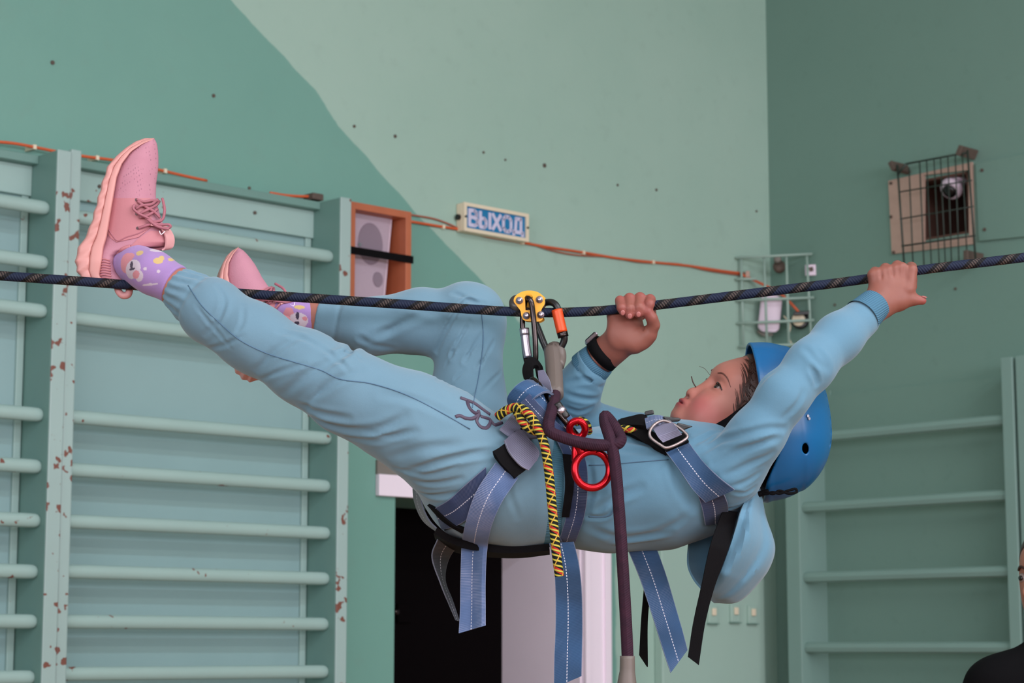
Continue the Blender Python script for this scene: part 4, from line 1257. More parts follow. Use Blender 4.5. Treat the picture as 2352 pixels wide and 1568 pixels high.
mot1 = [(292, 604, 16, 24, PNK), (310, 622, 20, 22, PAL), (326, 640, 10, 12, PAL), (318, 636, 9, 9, PNK), (306, 612, 4, 9, INK), (308, 622, 8, 3, INK), (300, 590, 12, 9, PNK), (324, 584, 9, 7, YEL), (362, 576, 16, 6, PAL), (370, 606, 11, 8, YEL), (376, 600, 6, 8, YEL), (396, 600, 6, 5, YEL), (341, 625, 4, 4, PAL), (372, 632, 4, 4, PAL), (352, 660, 20, 2.5, PAL)]
sdf_obj('sock', s1, .0013, M['sock'], girl, sock_col(mot1), lo=None)
centres_d = .14
s2 = SDF(); s2.chain([(640, 722, .13, 34), (672, 726, .135, 38), (735, 738, .14, 40)], .02)
s2.plane_cut(W(734, 738, .14), gx, W(734, 738, .14) - .08, W(734, 738, .14) + .08, .003)
mot2 = [(668, 728, 12, 16, PNK), (690, 742, 22, 18, PAL), (688, 732, 4, 9, INK), (686, 748, 6, 4, INK), (704, 738, 6, 5, PNK), (692, 712, 12, 5, YEL), (725, 728, 4, 4, PAL)]
sdf_obj('sock', s2, .0016, M['sock'], girl, sock_col(mot2))
# ================================================================== webbing, ropes
def webbing(name, rgb, dash=True, bars=.35, edge=True, dark=.52):
    m = NT(name); c = lin(rgb); u, v = m.uv()
    wv = m.math('SINE', m.math('MULTIPLY', v, 2 * math.pi / .0026))
    worn = m.ramp(m.noise(14, 2), .42, .62)
    big = m.ramp(m.noise(9, 1), .35, .65)
    col = m.mix(big, tuple(x * dark for x in c), c)  # darker and paler patches imitate uneven lighting along the straps
    line = m.math('MULTIPLY', m.math('MULTIPLY', m.ramp(wv, .2, .8), worn), bars)
    col = m.mix(line, col, lin((178, 180, 205)))
    if dash:
        near = m.math('LESS_THAN', m.math('ABSOLUTE', m.math('SUBTRACT', u, .47)), .016)
        on = m.math('GREATER_THAN', m.math('FRACT', m.math('DIVIDE', v, .0052)), .38)
        col = m.mix(m.math('MULTIPLY', m.math('MULTIPLY', near, on), .85), col, lin((205, 205, 215)))
    if edge:
        ed = m.math('GREATER_THAN', m.math('ABSOLUTE', m.math('SUBTRACT', u, .5)), .482)
        col = m.mix(m.math('MULTIPLY', ed, .35), col, lin((150, 155, 175)))
    m.base(col); m.set(.62, spec=.3, sheen=.15); m.bump(wv, .18, .0005)
    return m.m
M['web'] = webbing('blue webbing', (40, 77, 116), bars=.14)
M['web_pale'] = webbing('pale blue webbing', (74, 97, 136), bars=.4)
M['web_navy'] = webbing('navy webbing', (32, 51, 88), bars=.1)
M['web_grey'] = webbing('grey lilac webbing', (109, 107, 130), dash=False, bars=.22)
M['web_dim'] = webbing('dark grey webbing', (59, 66, 73), bars=.1)

def main_rope_mat():
    m = NT('navy and black rope'); u, v = m.uv()
    p = m.math('FRACT', m.math('ADD', m.math('DIVIDE', v, .062), m.math('MULTIPLY', u, 1.0)))
    navy = m.math('LESS_THAN', p, .5)
    st = m.math('FRACT', m.math('SUBTRACT', m.math('DIVIDE', v, .0052), m.math('MULTIPLY', u, 6.0)))
    fl = m.math('MULTIPLY', m.math('MULTIPLY', m.math('GREATER_THAN', p, .64), m.math('LESS_THAN', p, .84)), m.ramp(st, .25, .5))
    col = m.mix(navy, lin((14, 14, 18)), lin((20, 30, 52)))
    col = m.mix(m.math('MULTIPLY', fl, .36), col, lin((108, 92, 84)))
    tw = m.math('SINE', m.math('MULTIPLY', m.math('SUBTRACT', m.math('DIVIDE', v, .0052), m.math('MULTIPLY', u, 6.0)), 6.2832))
    m.base(col); m.set(.7, spec=.25); m.bump(tw, .5, .0008)
    return m.m
def cord_mat():
    m = NT('yellow black red cord'); u, v = m.uv()
    a = m.math('FRACT', m.math('ADD', m.math('DIVIDE', v, .0085), m.math('MULTIPLY', u, 2.0)))
    b = m.math('FRACT', m.math('SUBTRACT', m.math('DIVIDE', v, .0340), m.math('MULTIPLY', u, 2.0)))
    yel = m.math('LESS_THAN', a, .34)
    red = m.math('MULTIPLY', m.math('LESS_THAN', m.math('FRACT', m.math('ADD', m.math('DIVIDE', v, .034), u)), .26), m.math('GREATER_THAN', a, .40))
    yb = m.math('LESS_THAN', b, .10)
    col = m.mix(yel, lin((18, 22, 18)), lin((176, 164, 62)))
    col = m.mix(red, col, lin((168, 40, 32)))
    col = m.mix(yb, col, lin((186, 146, 58)))
    m.base(col); m.set(.75, spec=.2); m.bump(m.math('SINE', m.math('MULTIPLY', a, 6.2832)), .4, .0008)
    return m.m
M['rope'] = main_rope_mat(); M['cord'] = cord_mat()
def lanyard_mat():
    m = NT('dark plum rope'); u, v = m.uv()
    tw = m.math('SINE', m.math('MULTIPLY', m.math('SUBTRACT', m.math('DIVIDE', v, .004), m.math('MULTIPLY', u, 8.0)), 6.2832))
    f = m.noise(60, 3)
    m.base(m.mix(f, lin((29, 19, 31)), lin((61, 31, 46)))); m.set(.8, spec=.2); m.bump(tw, .4, .0006)
    return m.m
M['lanyard'] = lanyard_mat()

def rows_of(poly, n): return catmull(np.asarray(poly, float), n)
def ribbon_grid(name, G, mat, parent, thick=.0022):
    G = np.asarray(G); n, c, _ = G.shape
    du = np.gradient(G, axis=1); dv = np.gradient(G, axis=0)
    N = np.cross(du, dv); N /= np.linalg.norm(N, axis=2)[..., None] + 1e-12
    cen = G[:, c // 2]; L = np.concatenate(([0], np.cumsum(np.linalg.norm(np.diff(cen, axis=0), axis=1))))
    uu = np.linspace(0, 1, c)
    UV = np.stack(np.broadcast_arrays(uu[None, :], L[:, None]), -1).reshape(-1, 2)
    V = np.vstack(((G + N * thick / 2).reshape(-1, 3), (G - N * thick / 2).reshape(-1, 3)))
    UV = np.vstack((UV, UV)); m = n * c; Fc = []
    for i in range(n - 1):
        for j in range(c - 1):
            a, b, d, e = i * c + j, i * c + j + 1, (i + 1) * c + j + 1, (i + 1) * c + j
            Fc.append((a, b, d, e)); Fc.append((m + a, m + e, m + d, m + b))
    rim = [j for j in range(c)] + [i * c + c - 1 for i in range(1, n)] + [(n - 1) * c + j for j in range(c - 2, -1, -1)] + [i * c for i in range(n - 2, 0, -1)]
    for a, b in zip(rim, rim[1:] + rim[:1]): Fc.append((b, a, m + a, m + b))
    me = mesh(name, V, Fc, UV)
    o = link(name, me, mat, parent, True)
    md = o.modifiers.new('edges', 'EDGE_SPLIT'); md.split_angle = math.radians(50)
    return o
def strap_on(name, L, R, mat, parent, n=None, c=7, off=.0035, fb=-.1, thick=.0024, fields=None):
    n = n or 8 * max(len(L), 3)
    A, B = rows_of(L, n), rows_of(R, n); t = np.linspace(0, 1, c)
    Pq = A[:, None] * (1 - t)[None, :, None] + B[:, None] * t[None, :, None]
    P, hit = march(Pq[..., 0].ravel(), Pq[..., 1].ravel(), fields, off, None)
    # rows that run past the silhouette keep the depth of the last row that touched
    P = P.reshape(n, c, 3); hit = hit.reshape(n, c)
    dy = np.where(hit, P[..., 1] - Y0, np.nan)
    for j in range(c):
        col_ = dy[:, j]; ok = ~np.isnan(col_)
        dy[:, j] = np.interp(np.arange(n), np.arange(n)[ok], col_[ok]) if ok.any() else fb
    for _ in range(2):
        dy[1:-1] = .25 * dy[:-2] + .5 * dy[1:-1] + .25 * dy[2:]; dy[:, 1:-1] = .25 * dy[:, :-2] + .5 * dy[:, 1:-1] + .25 * dy[:, 2:]
    return ribbon_grid(name, at(Pq[..., 0], Pq[..., 1], Y0 + dy), mat, parent, thick)
def strap_free(name, L, R, dL, dR, mat, parent, n=None, c=7, thick=.0024):
    n = n or 8 * max(len(L), 3)
    A, B = rows_of(L, n), rows_of(R, n); t = np.linspace(0, 1, c); s = np.linspace(0, 1, n)
    da = np.interp(s, np.linspace(0, 1, len(dL)), dL); db = np.interp(s, np.linspace(0, 1, len(dR)), dR)
    Pq = A[:, None] * (1 - t)[None, :, None] + B[:, None] * t[None, :, None]
    D = da[:, None] * (1 - t) + db[:, None] * t
    return ribbon_grid(name, at(Pq[..., 0], Pq[..., 1], Y0 + D), mat, parent, thick)

# ------------------------------------------------------------------ the taut rope
RP = [(-900, 575, -.10), (-300, 612, -.055), (0, 633, -.04), (200, 647, -.032), (330, 657, -.012), (560, 674, .0), (900, 697, .0), (1215, 717, .0), (1330, 716, .0), (1420, 710, .002), (1700, 677, .0), (2000, 639, .0), (2100, 622, .0), (2352, 591, .0), (3000, 508, .0)]
RW = [W(*p) for p in RP]
dl = RW[0] - RW[1]; dr = RW[-1] - RW[-2]                      # on to the walls at both sides
RW = [RW[0] + dl * ((-5.0 - RW[0][0]) / dl[0])] + RW + [RW[-1] + dr * ((6.6 - RW[-1][0]) / dr[0])]
rope = link('rope', tube_mesh('rope', np.vstack((RW[:1], catmull(RW[1:-1], 260), RW[-1:])), .0086, 16), M['rope'], None, True)
tag(rope, 'thick navy and black flecked rope stretched taut across the hall', 'rope')

# ------------------------------------------------------------------ running shoes
M['shoe_upper'] = None
def knit_mat():
    m = NT('pink knit upper'); P = m.pos()
    mp = m.n('ShaderNodeMapping'); mp.inputs['Scale'].default_value = (230, 90, 115); mp.inputs['Rotation'].default_value = (0, .35, 0); m.l(P, mp.inputs[0])
    vo = m.n('ShaderNodeTexVoronoi'); vo.inputs['Scale'].default_value = 1.0; vo.inputs['Randomness'].default_value = .25; m.l(mp.outputs[0], vo.inputs['Vector'])
    dot = m.ramp(vo.outputs['Distance'], .16, .24)
    zz = m.n('ShaderNodeSeparateXYZ'); m.l(P, zz.inputs[0])
    f = m.noise(30, 3)
    c = m.mix(f, lin((170, 116, 132)), lin((180, 127, 140)))
    zone = m.ramp(zz.outputs[2], float(W(0, 470)[2]), float(W(0, 430)[2]))
    hole = m.math('MULTIPLY', m.math('SUBTRACT', 1.0, dot), zone)
    c = m.mix(m.math('MULTIPLY', hole, .5), c, lin((120, 78, 96)))
    m.base(c); m.set(.75, spec=.25); m.bump(m.math('ADD', dot, m.noise(500, 2)), .3, .001)
    return m.m
M['shoe_upper'] = knit_mat()
M['shoe_pink'] = plain('pink smooth fabric', (176, 110, 117), .6, var=.05, bump=.1)
M['shoe_sole'] = plain('salmon pink foam sole', (195, 138, 132), .5, var=.04)
M['shoe_lace'] = plain('dusty pink lace', (156, 94, 105), .7, bump=.3, bscale=800)
M['shoe_loop'] = plain('pale pink webbing loop', (199, 142, 142), .55)
M['outsole'] = plain('dark worn outsole', (96, 72, 76), .7)
def interp_rows(tab, ys):
    tab = np.array(sorted(tab)); return np.stack([np.interp(ys, tab[:, 0], tab[:, k]) for k in range(1, tab.shape[1])], 1)
sole_out = [(652, 226), (648, 205), (640, 187), (622, 176), (600, 173), (585, 175), (568, 180), (547, 194), (516, 208), (477, 219), (446, 227), (410, 237), (383, 247), (358, 266), (340, 286), (325, 309), (317, 334), (316, 348)]
sole_in = [(652, 240), (632, 226), (600, 232), (570, 235), (543, 243), (500, 250), (453, 258), (407, 266), (376, 278), (348, 299), (330, 326), (322, 346), (316, 354)]
upper_x = [(652, 262), (646, 298), (638, 288), (625, 272), (605, 264), (588, 267), (577, 285), (570, 330), (565, 378), (555, 396), (545, 392), (530, 383), (510, 373), (490, 367), (470, 361), (450, 358), (420, 359), (400, 362), (380, 364), (360, 364), (345, 363), (332, 361), (324, 358), (318, 354)]
width = [(652, .020), (640, .028), (600, .032), (540, .031), (470, .036), (400, .038), (360, .034), (335, .027), (322, .016), (317, .008)]
foot_dy = [(652, .006), (600, .006), (480, .012), (400, .018), (316, .022)]
def loft_shoe(name, xa, xb, mat, parent, shape, n=70, ns=28, mod=None, y0=651.0, y1=317.0):
    ys = np.linspace(y0, y1, n); ys = y1 + (y0 - y1) * (1 - np.cos(np.linspace(0, math.pi, n))) / 2
    ys = ys[::-1]
    A = interp_rows(xa, ys)[:, 0]; B = interp_rows(xb, ys)[:, 0]; w = interp_rows(width, ys)[:, 0]; d = interp_rows(foot_dy, ys)[:, 0]
    V, Fc = [], []
    for i, y in enumerate(ys):
        for k in range(ns):
            a = 2 * math.pi * k / ns; ca, sa_ = math.cos(a), math.sin(a)
            e = shape
            fx = math.copysign(abs(ca) ** (2 / e), ca); fy = math.copysign(abs(sa_) ** (2 / e), sa_)
            x = (A[i] + B[i]) / 2 + fx * max(B[i] - A[i], 2) / 2
            wk = w[i] * fy
            if mod: x, wk = mod(x, y, wk, fx, fy, w[i])
            V.append(W(x, y, d[i] + wk))
    for i in range(n - 1):
        for k in range(ns): Fc.append((i * ns + k, i * ns + (k + 1) % ns, (i + 1) * ns + (k + 1) % ns, (i + 1) * ns + k))
    Fc.append(tuple(range(ns - 1, -1, -1))); Fc.append(tuple((n - 1) * ns + k for k in range(ns)))
    return link(name, mesh(name, V, Fc), mat, parent, True)
shoe = empty('running_shoe', W(226, 650, .006), 'pink knit running shoe on raised foot, heel resting on rope', 'shoe', 'pink running shoes')
mid = [(y, (a + interp_rows(sole_in, np.array([y]))[0, 0]) * .5) for y, a in sole_out]
mid = [(y, .42 * a + .58 * interp_rows(sole_in, np.array([float(y)]))[0, 0]) for y, a in sole_out]
def rib(x, y, wk, fx, fy, w):
    ph = (y + (x - 200) * .75) / 27.0
    s_ = 1 - abs(2 * (ph % 1) - 1)
    return x - 3.5 * (s_ - .5) * max(0, -fx), wk * (1 + .10 * (s_ - .5))
loft_shoe('sole', sole_out, mid, M['shoe_sole'], shoe, 5.0, 150, 28, rib)
loft_shoe('midsole', [(y, x - 3) for y, x in mid], [(y, x + 3) for y, x in sole_in], M['shoe_sole'], shoe, 6.0, 70, 28)
def taper(x, y, wk, fx, fy, w):
    return x, wk * (.97 - .42 * max(0, fx) ** 1.5 - .05)
up_o = loft_shoe('upper', [(y, x - 6) for y, x in sole_in], upper_x, M['shoe_upper'], shoe, 2.6, 150, 32, taper)
def ridge_line(name, pts, r, mat, parent, dy0): return tube(name, [W(x, y, d) for x, y, d in pts], r, mat, parent, ns=8)
# overlay panels, collar, laces, loop
def near_face(x, y):                          # depth of the near side of the shoe at a pixel
    A = interp_rows(sole_in, np.array([float(y)]))[0, 0] - 6; B = interp_rows(upper_x, np.array([float(y)]))[0, 0]
    w = interp_rows(width, np.array([float(y)]))[0, 0]; d = interp_rows(foot_dy, np.array([float(y)]))[0, 0]
    fx = np.clip((x - (A + B) / 2) / max((B - A) / 2, 1), -.999, .999)
    fy = (1 - abs(fx) ** 2.6) ** (1 / 2.6)
    return d - w * fy * (.97 - .42 * max(0, fx) ** 1.5 - .05)
def shoe_line(name, pts, r, mat, lift=.001, n=None):
    P = rows_of(pts, n or len(pts) * 6)
    return tube(name, [W(x, y, near_face(x, y) - lift) for x, y in P], r, mat, shoe, ns=8, smooth_path=False)
def shoe_patch(name, poly_l, poly_r, mat, lift=.0008, n=18, c=8, thick=.0014):
    A, B = rows_of(poly_l, n), rows_of(poly_r, n); t = np.linspace(0, 1, c)
    Pq = A[:, None] * (1 - t)[None, :, None] + B[:, None] * t[None, :, None]
    G = np.array([[W(x, y, near_face(x, y) - lift) for x, y in r] for r in Pq])
    return ribbon_grid(name, G, mat, shoe, thick)
shoe_patch('side_panel', [(258, 455), (252, 500), (250, 540), (268, 556)], [(345, 455), (348, 490), (345, 520), (318, 545)], M['shoe_pink'])
shoe_patch('tongue', [(300, 566), (318, 548), (345, 530)], [(384, 568), (388, 552), (378, 532)], M['shoe_pink'], .0012)
shoe_line('panel_edge', [(250, 528), (258, 540), (270, 553), (290, 545), (318, 536), (345, 522)], .0014, M['shoe_lace'])
shoe_line('collar', [(300, 566), (282, 572), (268, 586), (264, 606), (270, 625), (286, 638), (299, 646)], .0042, M['shoe_pink'], .0)
shoe_line('collar', [(300, 567), (330, 571), (360, 572), (390, 566)], .0036, M['shoe_pink'], .0)
for k in range(9):
    y = 590 + k * 6; shoe_line('heel_rib', [(228 + .2 * k, y + 6), (240, y + 5), (252 + .6 * k, y + 8)], .0016, M['shoe_pink'], .0002)
tube('heel_tab', [W(270, 655, -.004), W(272, 668, -.006), W(282, 678, -.006), (W(294, 676, -.006)), W(298, 662, -.004)], .0065, M['shoe_loop'], shoe, ns=10)
lp_ = strap_free('pull_loop', [(346, 516), (366, 520), (380, 545), (378, 570), (372, 574)], [(362, 520), (384, 522), (399, 545), (397, 566), (388, 572)], [-.022, -.018, -.014, -.014, -.012], [-.004, .0, .004, .004, .0], M['shoe_loop'], shoe, thick=.003)
tube('emblem', [W(366, 530, -.019), W(370, 538, -.0195), W(379, 531, -.0175)], .0008, M['white_frame'], lp_, ns=6)
xx = lambda x, y, lift=.004: W(x, y, near_face(min(x, 360), y) - lift)
for pts in ([(314, 458, 3), (330, 463, 5), (350, 460, 6), (365, 462, 4)], [(316, 462, 4), (335, 475, 7), (355, 487, 8), (368, 500, 6)], [(312, 480, 3), (325, 472, 7), (345, 470, 9), (362, 458, 5)], [(318, 492, 4), (338, 482, 8), (360, 470, 6), (366, 462, 3)],
            [(310, 470, 5), (306, 478, 9), (318, 490, 12), (338, 500, 11), (352, 510, 8)], [(320, 500, 3), (340, 494, 7), (362, 480, 5)], [(318, 560 - 36, 3), (335, 518, 6), (355, 512, 8), (368, 508, 6)],
            [(352, 510, 8), (372, 505, 10), (378, 485, 12), (376, 468, 12), (373, 456, 10)], [(350, 512, 9), (368, 516, 11), (388, 516, 12), (392, 520, 10), (378, 524, 9), (352, 512, 8)], [(335, 500, 9), (350, 512, 12), (362, 520, 12), (388, 526, 9)]):
    tube('lace', [xx(x, y, l * .001) for x, y, l in pts], .0026, M['shoe_lace'], shoe, ns=8)
for x, y in ((313, 459), (314, 491), (316, 524)):
    bm = bmesh.new(); cyl(bm, W(x, y, near_face(x, y) - .0008), (0, 1, 0), .003, .002, 10); obj_bm('eyelet', bm, M['outsole'], shoe)
def copy_thing(root, loc, rot, label, scale=1.0):
    r = root.copy(); COL.objects.link(r); r.location = Vector(loc); r.rotation_euler = rot; r.scale = (scale,) * 3
    r['label'] = label
    for ch in list(root.children):
        c = ch.copy(); COL.objects.link(c); c.parent = r; c.matrix_parent_inverse = ch.matrix_parent_inverse.copy()
        for g in list(ch.children):
            d = g.copy(); COL.objects.link(d); d.parent = c; d.matrix_parent_inverse = g.matrix_parent_inverse.copy()
    return r
bpy.context.view_layer.update()
rotm = Matrix.Rotation(math.radians(-13), 3, 'X') @ Matrix.Rotation(math.radians(-33), 3, 'Y')
shoe2 = copy_thing(shoe, W(612, 858, .10), rotm.to_euler(), 'pink knit running shoe behind the near leg, mostly hidden', .93)

# ------------------------------------------------------------------ helmet
he = SDF()
hx_ = np.array((1, 0, .12)); hx_ /= np.linalg.norm(hx_); hz_ = np.array((-hx_[2], 0, hx_[0])); hy_ = np.array((0, 1, 0))
HM = np.stack((hx_, hy_, hz_)); hc = W(1752, 968, .0)
he.ell(hc, (141 * MPP, .112, 157 * MPP), HM, .005)
he.cap(hc + hz_ * .03 - hx_ * .0, hc - hz_ * .03, .112 * .99, .112 * .99, .03)
def groove(x, y, z):                          # raised band that runs round the dome
    a = (x - hc[0]) * hx_[0] + (y - hc[1]) * hx_[1] + (z - hc[2]) * hx_[2]
    return -.0016 * (1 / (1 + np.exp(-(a - .052) / .0016))) * 1.0 - .002 * np.exp(-((a + .012) / .006) ** 2)
he.disp(groove, hc - .2, hc + .2)
for (x, y, d, r) in ((1848, 1030, -.085, (.0055, .03, .009)), (1842, 905, -.085, (.010, .03, .0065)), (1790, 1040, -.11, (.012, .03, .004))):
    if x > 1800: he.ell(W(x, y, d), r, HM, .002, 's')
for dy in (-.03, .03):
    for y in (915, 942, 968, 995, 1022):
        he.ell(W(1886 - abs(y - 968) * .12, y, dy), (.03, .006, .0075), HM, .002, 's')
he.ell(hc, (141 * MPP - .0048, .112 - .0048, 157 * MPP - .0048), HM, .003, 's')
he.cap(hc + hz_ * .03, hc - hz_ * .03, .1105 - .0048, .1105 - .0048, .01, 's')
ear = W(1770, 1057, 0)
he.plane_cut(ear, (-.93, 0, .36), np.array((-9, 0, 0)), np.array((9, 9, float(W(1770, 940, 0)[2]))), .003)
he.plane_cut(W(1733, 968, 0), -hx_ + hz_ * .04, hc - .3, hc + .3, .003)
M['helmet'] = plain('glossy blue helmet shell', (2, 84, 134), .34, var=.03, spec=.4)
helmet = sdf_obj('climbing_helmet', he, .0022, M['helmet'], None, it=1)
tag(helmet, 'glossy blue climbing helmet on the child tilted back', 'helmet')
li = SDF(); li.ell(hc - hx_ * .004, (134 * MPP, .1035, 149 * MPP), HM, .004)
li.ell(hc - hx_ * .004, (134 * MPP - .006, .098, 149 * MPP - .0055), HM, .002, 's')
li.plane_cut(W(1744, 968, 0), -hx_ + hz_ * .10, hc - .3, hc + .3, .003)
sdf_obj('liner', li, .0034, M['black'], helmet)
bm = bmesh.new()
for x, y in ((1855, 955), (1858, 961)):
    P = march(np.array([x]), np.array([y]), [he], .0)[0][0]; cyl(bm, P, P - hc, .0026, .003, 10)
obj_bm('rivet', bm, M['silver'], helmet)
strap_on('chin_strap', [(1626, 984), (1676, 954), (1722, 918), (1762, 866)], [(1664, 1000), (1704, 972), (1746, 934), (1784, 884)], M['black'], helmet, off=.003, fields=[hd, ha])
P = [(1742, 1132, -.06), (1760, 1134, -.066), (1775, 1130, -.07), (1790, 1133, -.07), (1812, 1126, -.072), (1828, 1123, -.072), (1830, 1129, -.072), (1812, 1133, -.072), (1790, 1127, -.07), (1775, 1134, -.07), (1758, 1129, -.066), (1742, 1137, -.06)]
tube('adjuster_cord', [W(*p) for p in P], .0024, M['black'], helmet, ns=8)
tube('rim_strap', [W(1722, 1140, -.05), W(1745, 1134, -.06), W(1765, 1128, -.06)], .005, M['black'], helmet, ns=8)
tube('brim_trim', [W(1752, 812, -.05), W(1770, 815, -.06), W(1792, 824, -.07)], .004, M['black'], helmet, ns=8)

# ------------------------------------------------------------------ hood hanging from the collar
def hood_sheet():
    n = 60
    I = rows_of([(1722, 1128), (1704, 1165), (1690, 1212), (1672, 1270), (1652, 1322), (1632, 1354), (1622, 1368)], n)
    O = rows_of([(1744, 1118), (1757, 1185), (1778, 1258), (1766, 1302), (1742, 1336), (1694, 1380), (1640, 1382)], n)
    L = rows_of([(1608, 1190), (1588, 1222), (1581, 1262), (1581, 1300), (1594, 1330), (1612, 1352), (1626, 1368)], n)
    s_ = np.linspace(0, 1, n); G = []
    dI = np.interp(s_, (0, .25, .7, 1), (-.075, -.125, -.12, -.06)); dO = np.interp(s_, (0, .4, .8, 1), (-.05, -.045, -.03, -.03)); dL = np.interp(s_, (0, .5, 1), (.02, .01, -.02))
    for i in range(n):
        near = []; w = math.sin(math.pi * min(1, s_[i] * 1.05))
        for t in np.linspace(0, 1, 16):
            p = I[i] * (1 - t) + O[i] * t
            fold = .013 * w * math.sin(t * 9 + s_[i] * 5) * math.sin(math.pi * t) + .004 * w * math.sin(t * 21 + 2 + s_[i] * 9) * math.sin(math.pi * t)
            near.append((p[0], p[1], dI[i] * (1 - t) + dO[i] * t - .035 * w * math.sin(math.pi * t) + fold))
        far = []
        for t in np.linspace(0, 1, 16)[1:]:
            p = O[i] * (1 - t) + L[i] * t
            fold = .006 * w * math.sin(t * 11 + s_[i] * 6) * math.sin(math.pi * t)
            far.append((p[0] + 3 * math.sin(math.pi * t), p[1], dO[i] * (1 - t) + dL[i] * t + .075 * w * math.sin(math.pi * t) + fold))
        G.append([W(*q) for q in near + far])
    return np.array(G)
ribbon_grid('hood', hood_sheet(), M['sweat'], girl, .004)

# ------------------------------------------------------------------ wristwatch
wc = W(1387, 811, .050)
watch = ring_band('wristwatch', wc, rdir, [(-.010, 38 * MPP), (-.010, 44 * MPP), (.010, 43 * MPP), (.010, 37 * MPP), (-.010, 38 * MPP)], M['black'], None, .92, 40)
tag(watch, 'black wristwatch on the wrist under the taut rope', 'watch')
wp = np.cross(rdir, (0, 1, 0)); wp /= np.linalg.norm(wp)
if wp[0] > 0: wp = -wp
bm = bmesh.new(); cx_ = wc + wp * (44 * MPP); Rw = np.stack((rdir, (0, 1, 0), wp))
crn = [cx_ + Rw.T @ np.array((a, b, c)) for c in (-.003, .004) for a, b in ((-.014, -.014), (.014, -.014), (.014, .014), (-.014, .014))]
hexa(bm, crn); obj_bm('watch_case', bm, M['silver'], watch, False, .002)
bm = bmesh.new(); crn = [cx_ + Rw.T @ np.array((a, b, c)) for c in (.003, .0055) for a, b in ((-.012, -.012), (.012, -.012), (.012, .012), (-.012, .012))]
hexa(bm, crn); obj_bm('watch_face', bm, M['black_plastic'], watch, False, .001)

# ------------------------------------------------------------------ pulley trolley
tro = empty('pulley_trolley', W(1215, 717, 0), 'yellow four bolt pulley trolley riding on the rope', 'pulley')
def plate(name, outline, hole, d0, d1, mat, parent):
    from mathutils.geometry import tessellate_polygon
    pts = [Vector((x, y, 0)) for x, y in outline]; hp = [Vector((x, y, 0)) for x, y in hole] if hole else None
    polys = [pts] + ([hp] if hp else []); flat = pts + (hp or [])
    tri = tessellate_polygon(polys); nv = len(flat)
    V = [W(p.x, p.y, d0) for p in flat] + [W(p.x, p.y, d1) for p in flat]
    Fc = [tuple(t) for t in tri] + [tuple(i + nv for i in t[::-1]) for t in tri]
    o0 = 0
    for pl in polys:
        k = len(pl)
        for i in range(k): Fc.append((o0 + i, o0 + (i + 1) % k, nv + o0 + (i + 1) % k, nv + o0 + i))
        o0 += k
    bm = bmesh.new(); bm.from_mesh(mesh(name, V, Fc))
    return obj_bm(name, bm, mat, parent)
def smooth_closed(pts, n):
    p = np.array(pts, float); k = len(p); q = np.vstack((p[-2:], p, p[:3])); C = catmull(q, (k + 4) * n + 1)
    return C[2 * n:(k + 2) * n]
out = smooth_closed([(1215, 667), (1236, 671), (1250, 684), (1251, 698), (1244, 710), (1243, 722), (1247, 732), (1238, 738), (1216, 737), (1203, 735), (1198, 726), (1195, 713), (1187, 702), (1180, 692), (1182, 682), (1196, 671)], 4)
slot = [(1207, 712), (1206, 682), (1208, 676), (1213, 672), (1219, 673), (1223, 679), (1225, 712)]
plate('front_plate', out, slot, -.016, -.012, M['yellow'], tro)
plate('rear_plate', [(x + 4, y + 3) for x, y in out], None, .014, .018, M['yellow'], tro)
for x, y in ((1193, 690), (1239, 688), (1209, 725), (1242, 723)):
    b_ = lathe('bolt', [(.0, .0), (.0062, .0), (.0066, .002), (.0058, .0034), (.004, .0036), (.004, .007), (.003, .0082), (.0, .0084)], W(x, y, -.016), (0, -1, 0), M['silver'], tro, 16, True)
for x in (1188, 1234):
    lathe('pulley_wheel', [(.0, -.009), (.0145, -.009), (.0145, -.007), (.0105, -.001), (.0105, .001), (.0145, .007), (.0145, .009), (.0, .009)], W(x, 697, .0), (0, 1, 0), M['wheel'], tro, 28)
# ------------------------------------------------------------------ carabiners
def ring3(name, pts, r, mat, parent, n=8):
    P = smooth_closed(pts, n); return link(name, tube_mesh(name, P, r, 10, True), mat, parent, True)
def W3(l): return [W(*p) for p in l]
k1 = empty('carabiner', W(1222, 760, -.01), 'long steel carabiner with silver gate hanging from the yellow pulley', 'carabiner')
ring3('body', W3([(1213, 684, -.018), (1220, 694, -.022), (1224, 720, -.024), (1228, 760, -.024), (1230, 800, -.022), (1229, 832, -.018), (1223, 842, -.012), (1212, 836, -.004), (1206, 810, .004), (1203, 780, .006), (1200, 745, .006), (1202, 712, .002), (1207, 690, -.006)]), .0050, M['dark_steel'], k1)
tube('gate_sleeve', W3([(1205, 755, -.002), (1208, 790, -.002), (1213, 821, -.002)]), .0078, M['silver'], k1, ns=14)
tube('gate_collar', W3([(1204, 754, -.002), (1205.5, 770, -.002)]), .0088, M['silver'], k1, n=4, ns=14)
k2 = empty('carabiner', W(1290, 760, .0), 'black carabiner with bright orange gate right of the pulley', 'carabiner')
ring3('body', W3([(1225, 715, .012), (1240, 700, .008), (1258, 694, .0), (1272, 696, -.008), (1280, 706, -.012), (1287, 735, -.012), (1295, 768, -.012), (1296, 780, -.01), (1288, 798, -.006), (1276, 812, -.002), (1262, 812, .004), (1250, 790, .010), (1238, 760, .014), (1228, 735, .014)]), .0062, M['black_plastic'], k2)
tube('gate_sleeve', W3([(1279, 711, -.016), (1285, 738, -.016), (1291, 763, -.016)]), .0098, M['orange_metal'], k2, n=12, ns=16)
tube('gate_end', W3([(1291, 763, -.015), (1294, 774, -.015)]), .0098, M['dark_steel'], k2, n=4, ns=14)
k3 = empty('carabiner', W(1265, 930, -.15), 'dark oval maillon linking the waist webbing to red descender', 'carabiner')
dk = -.165
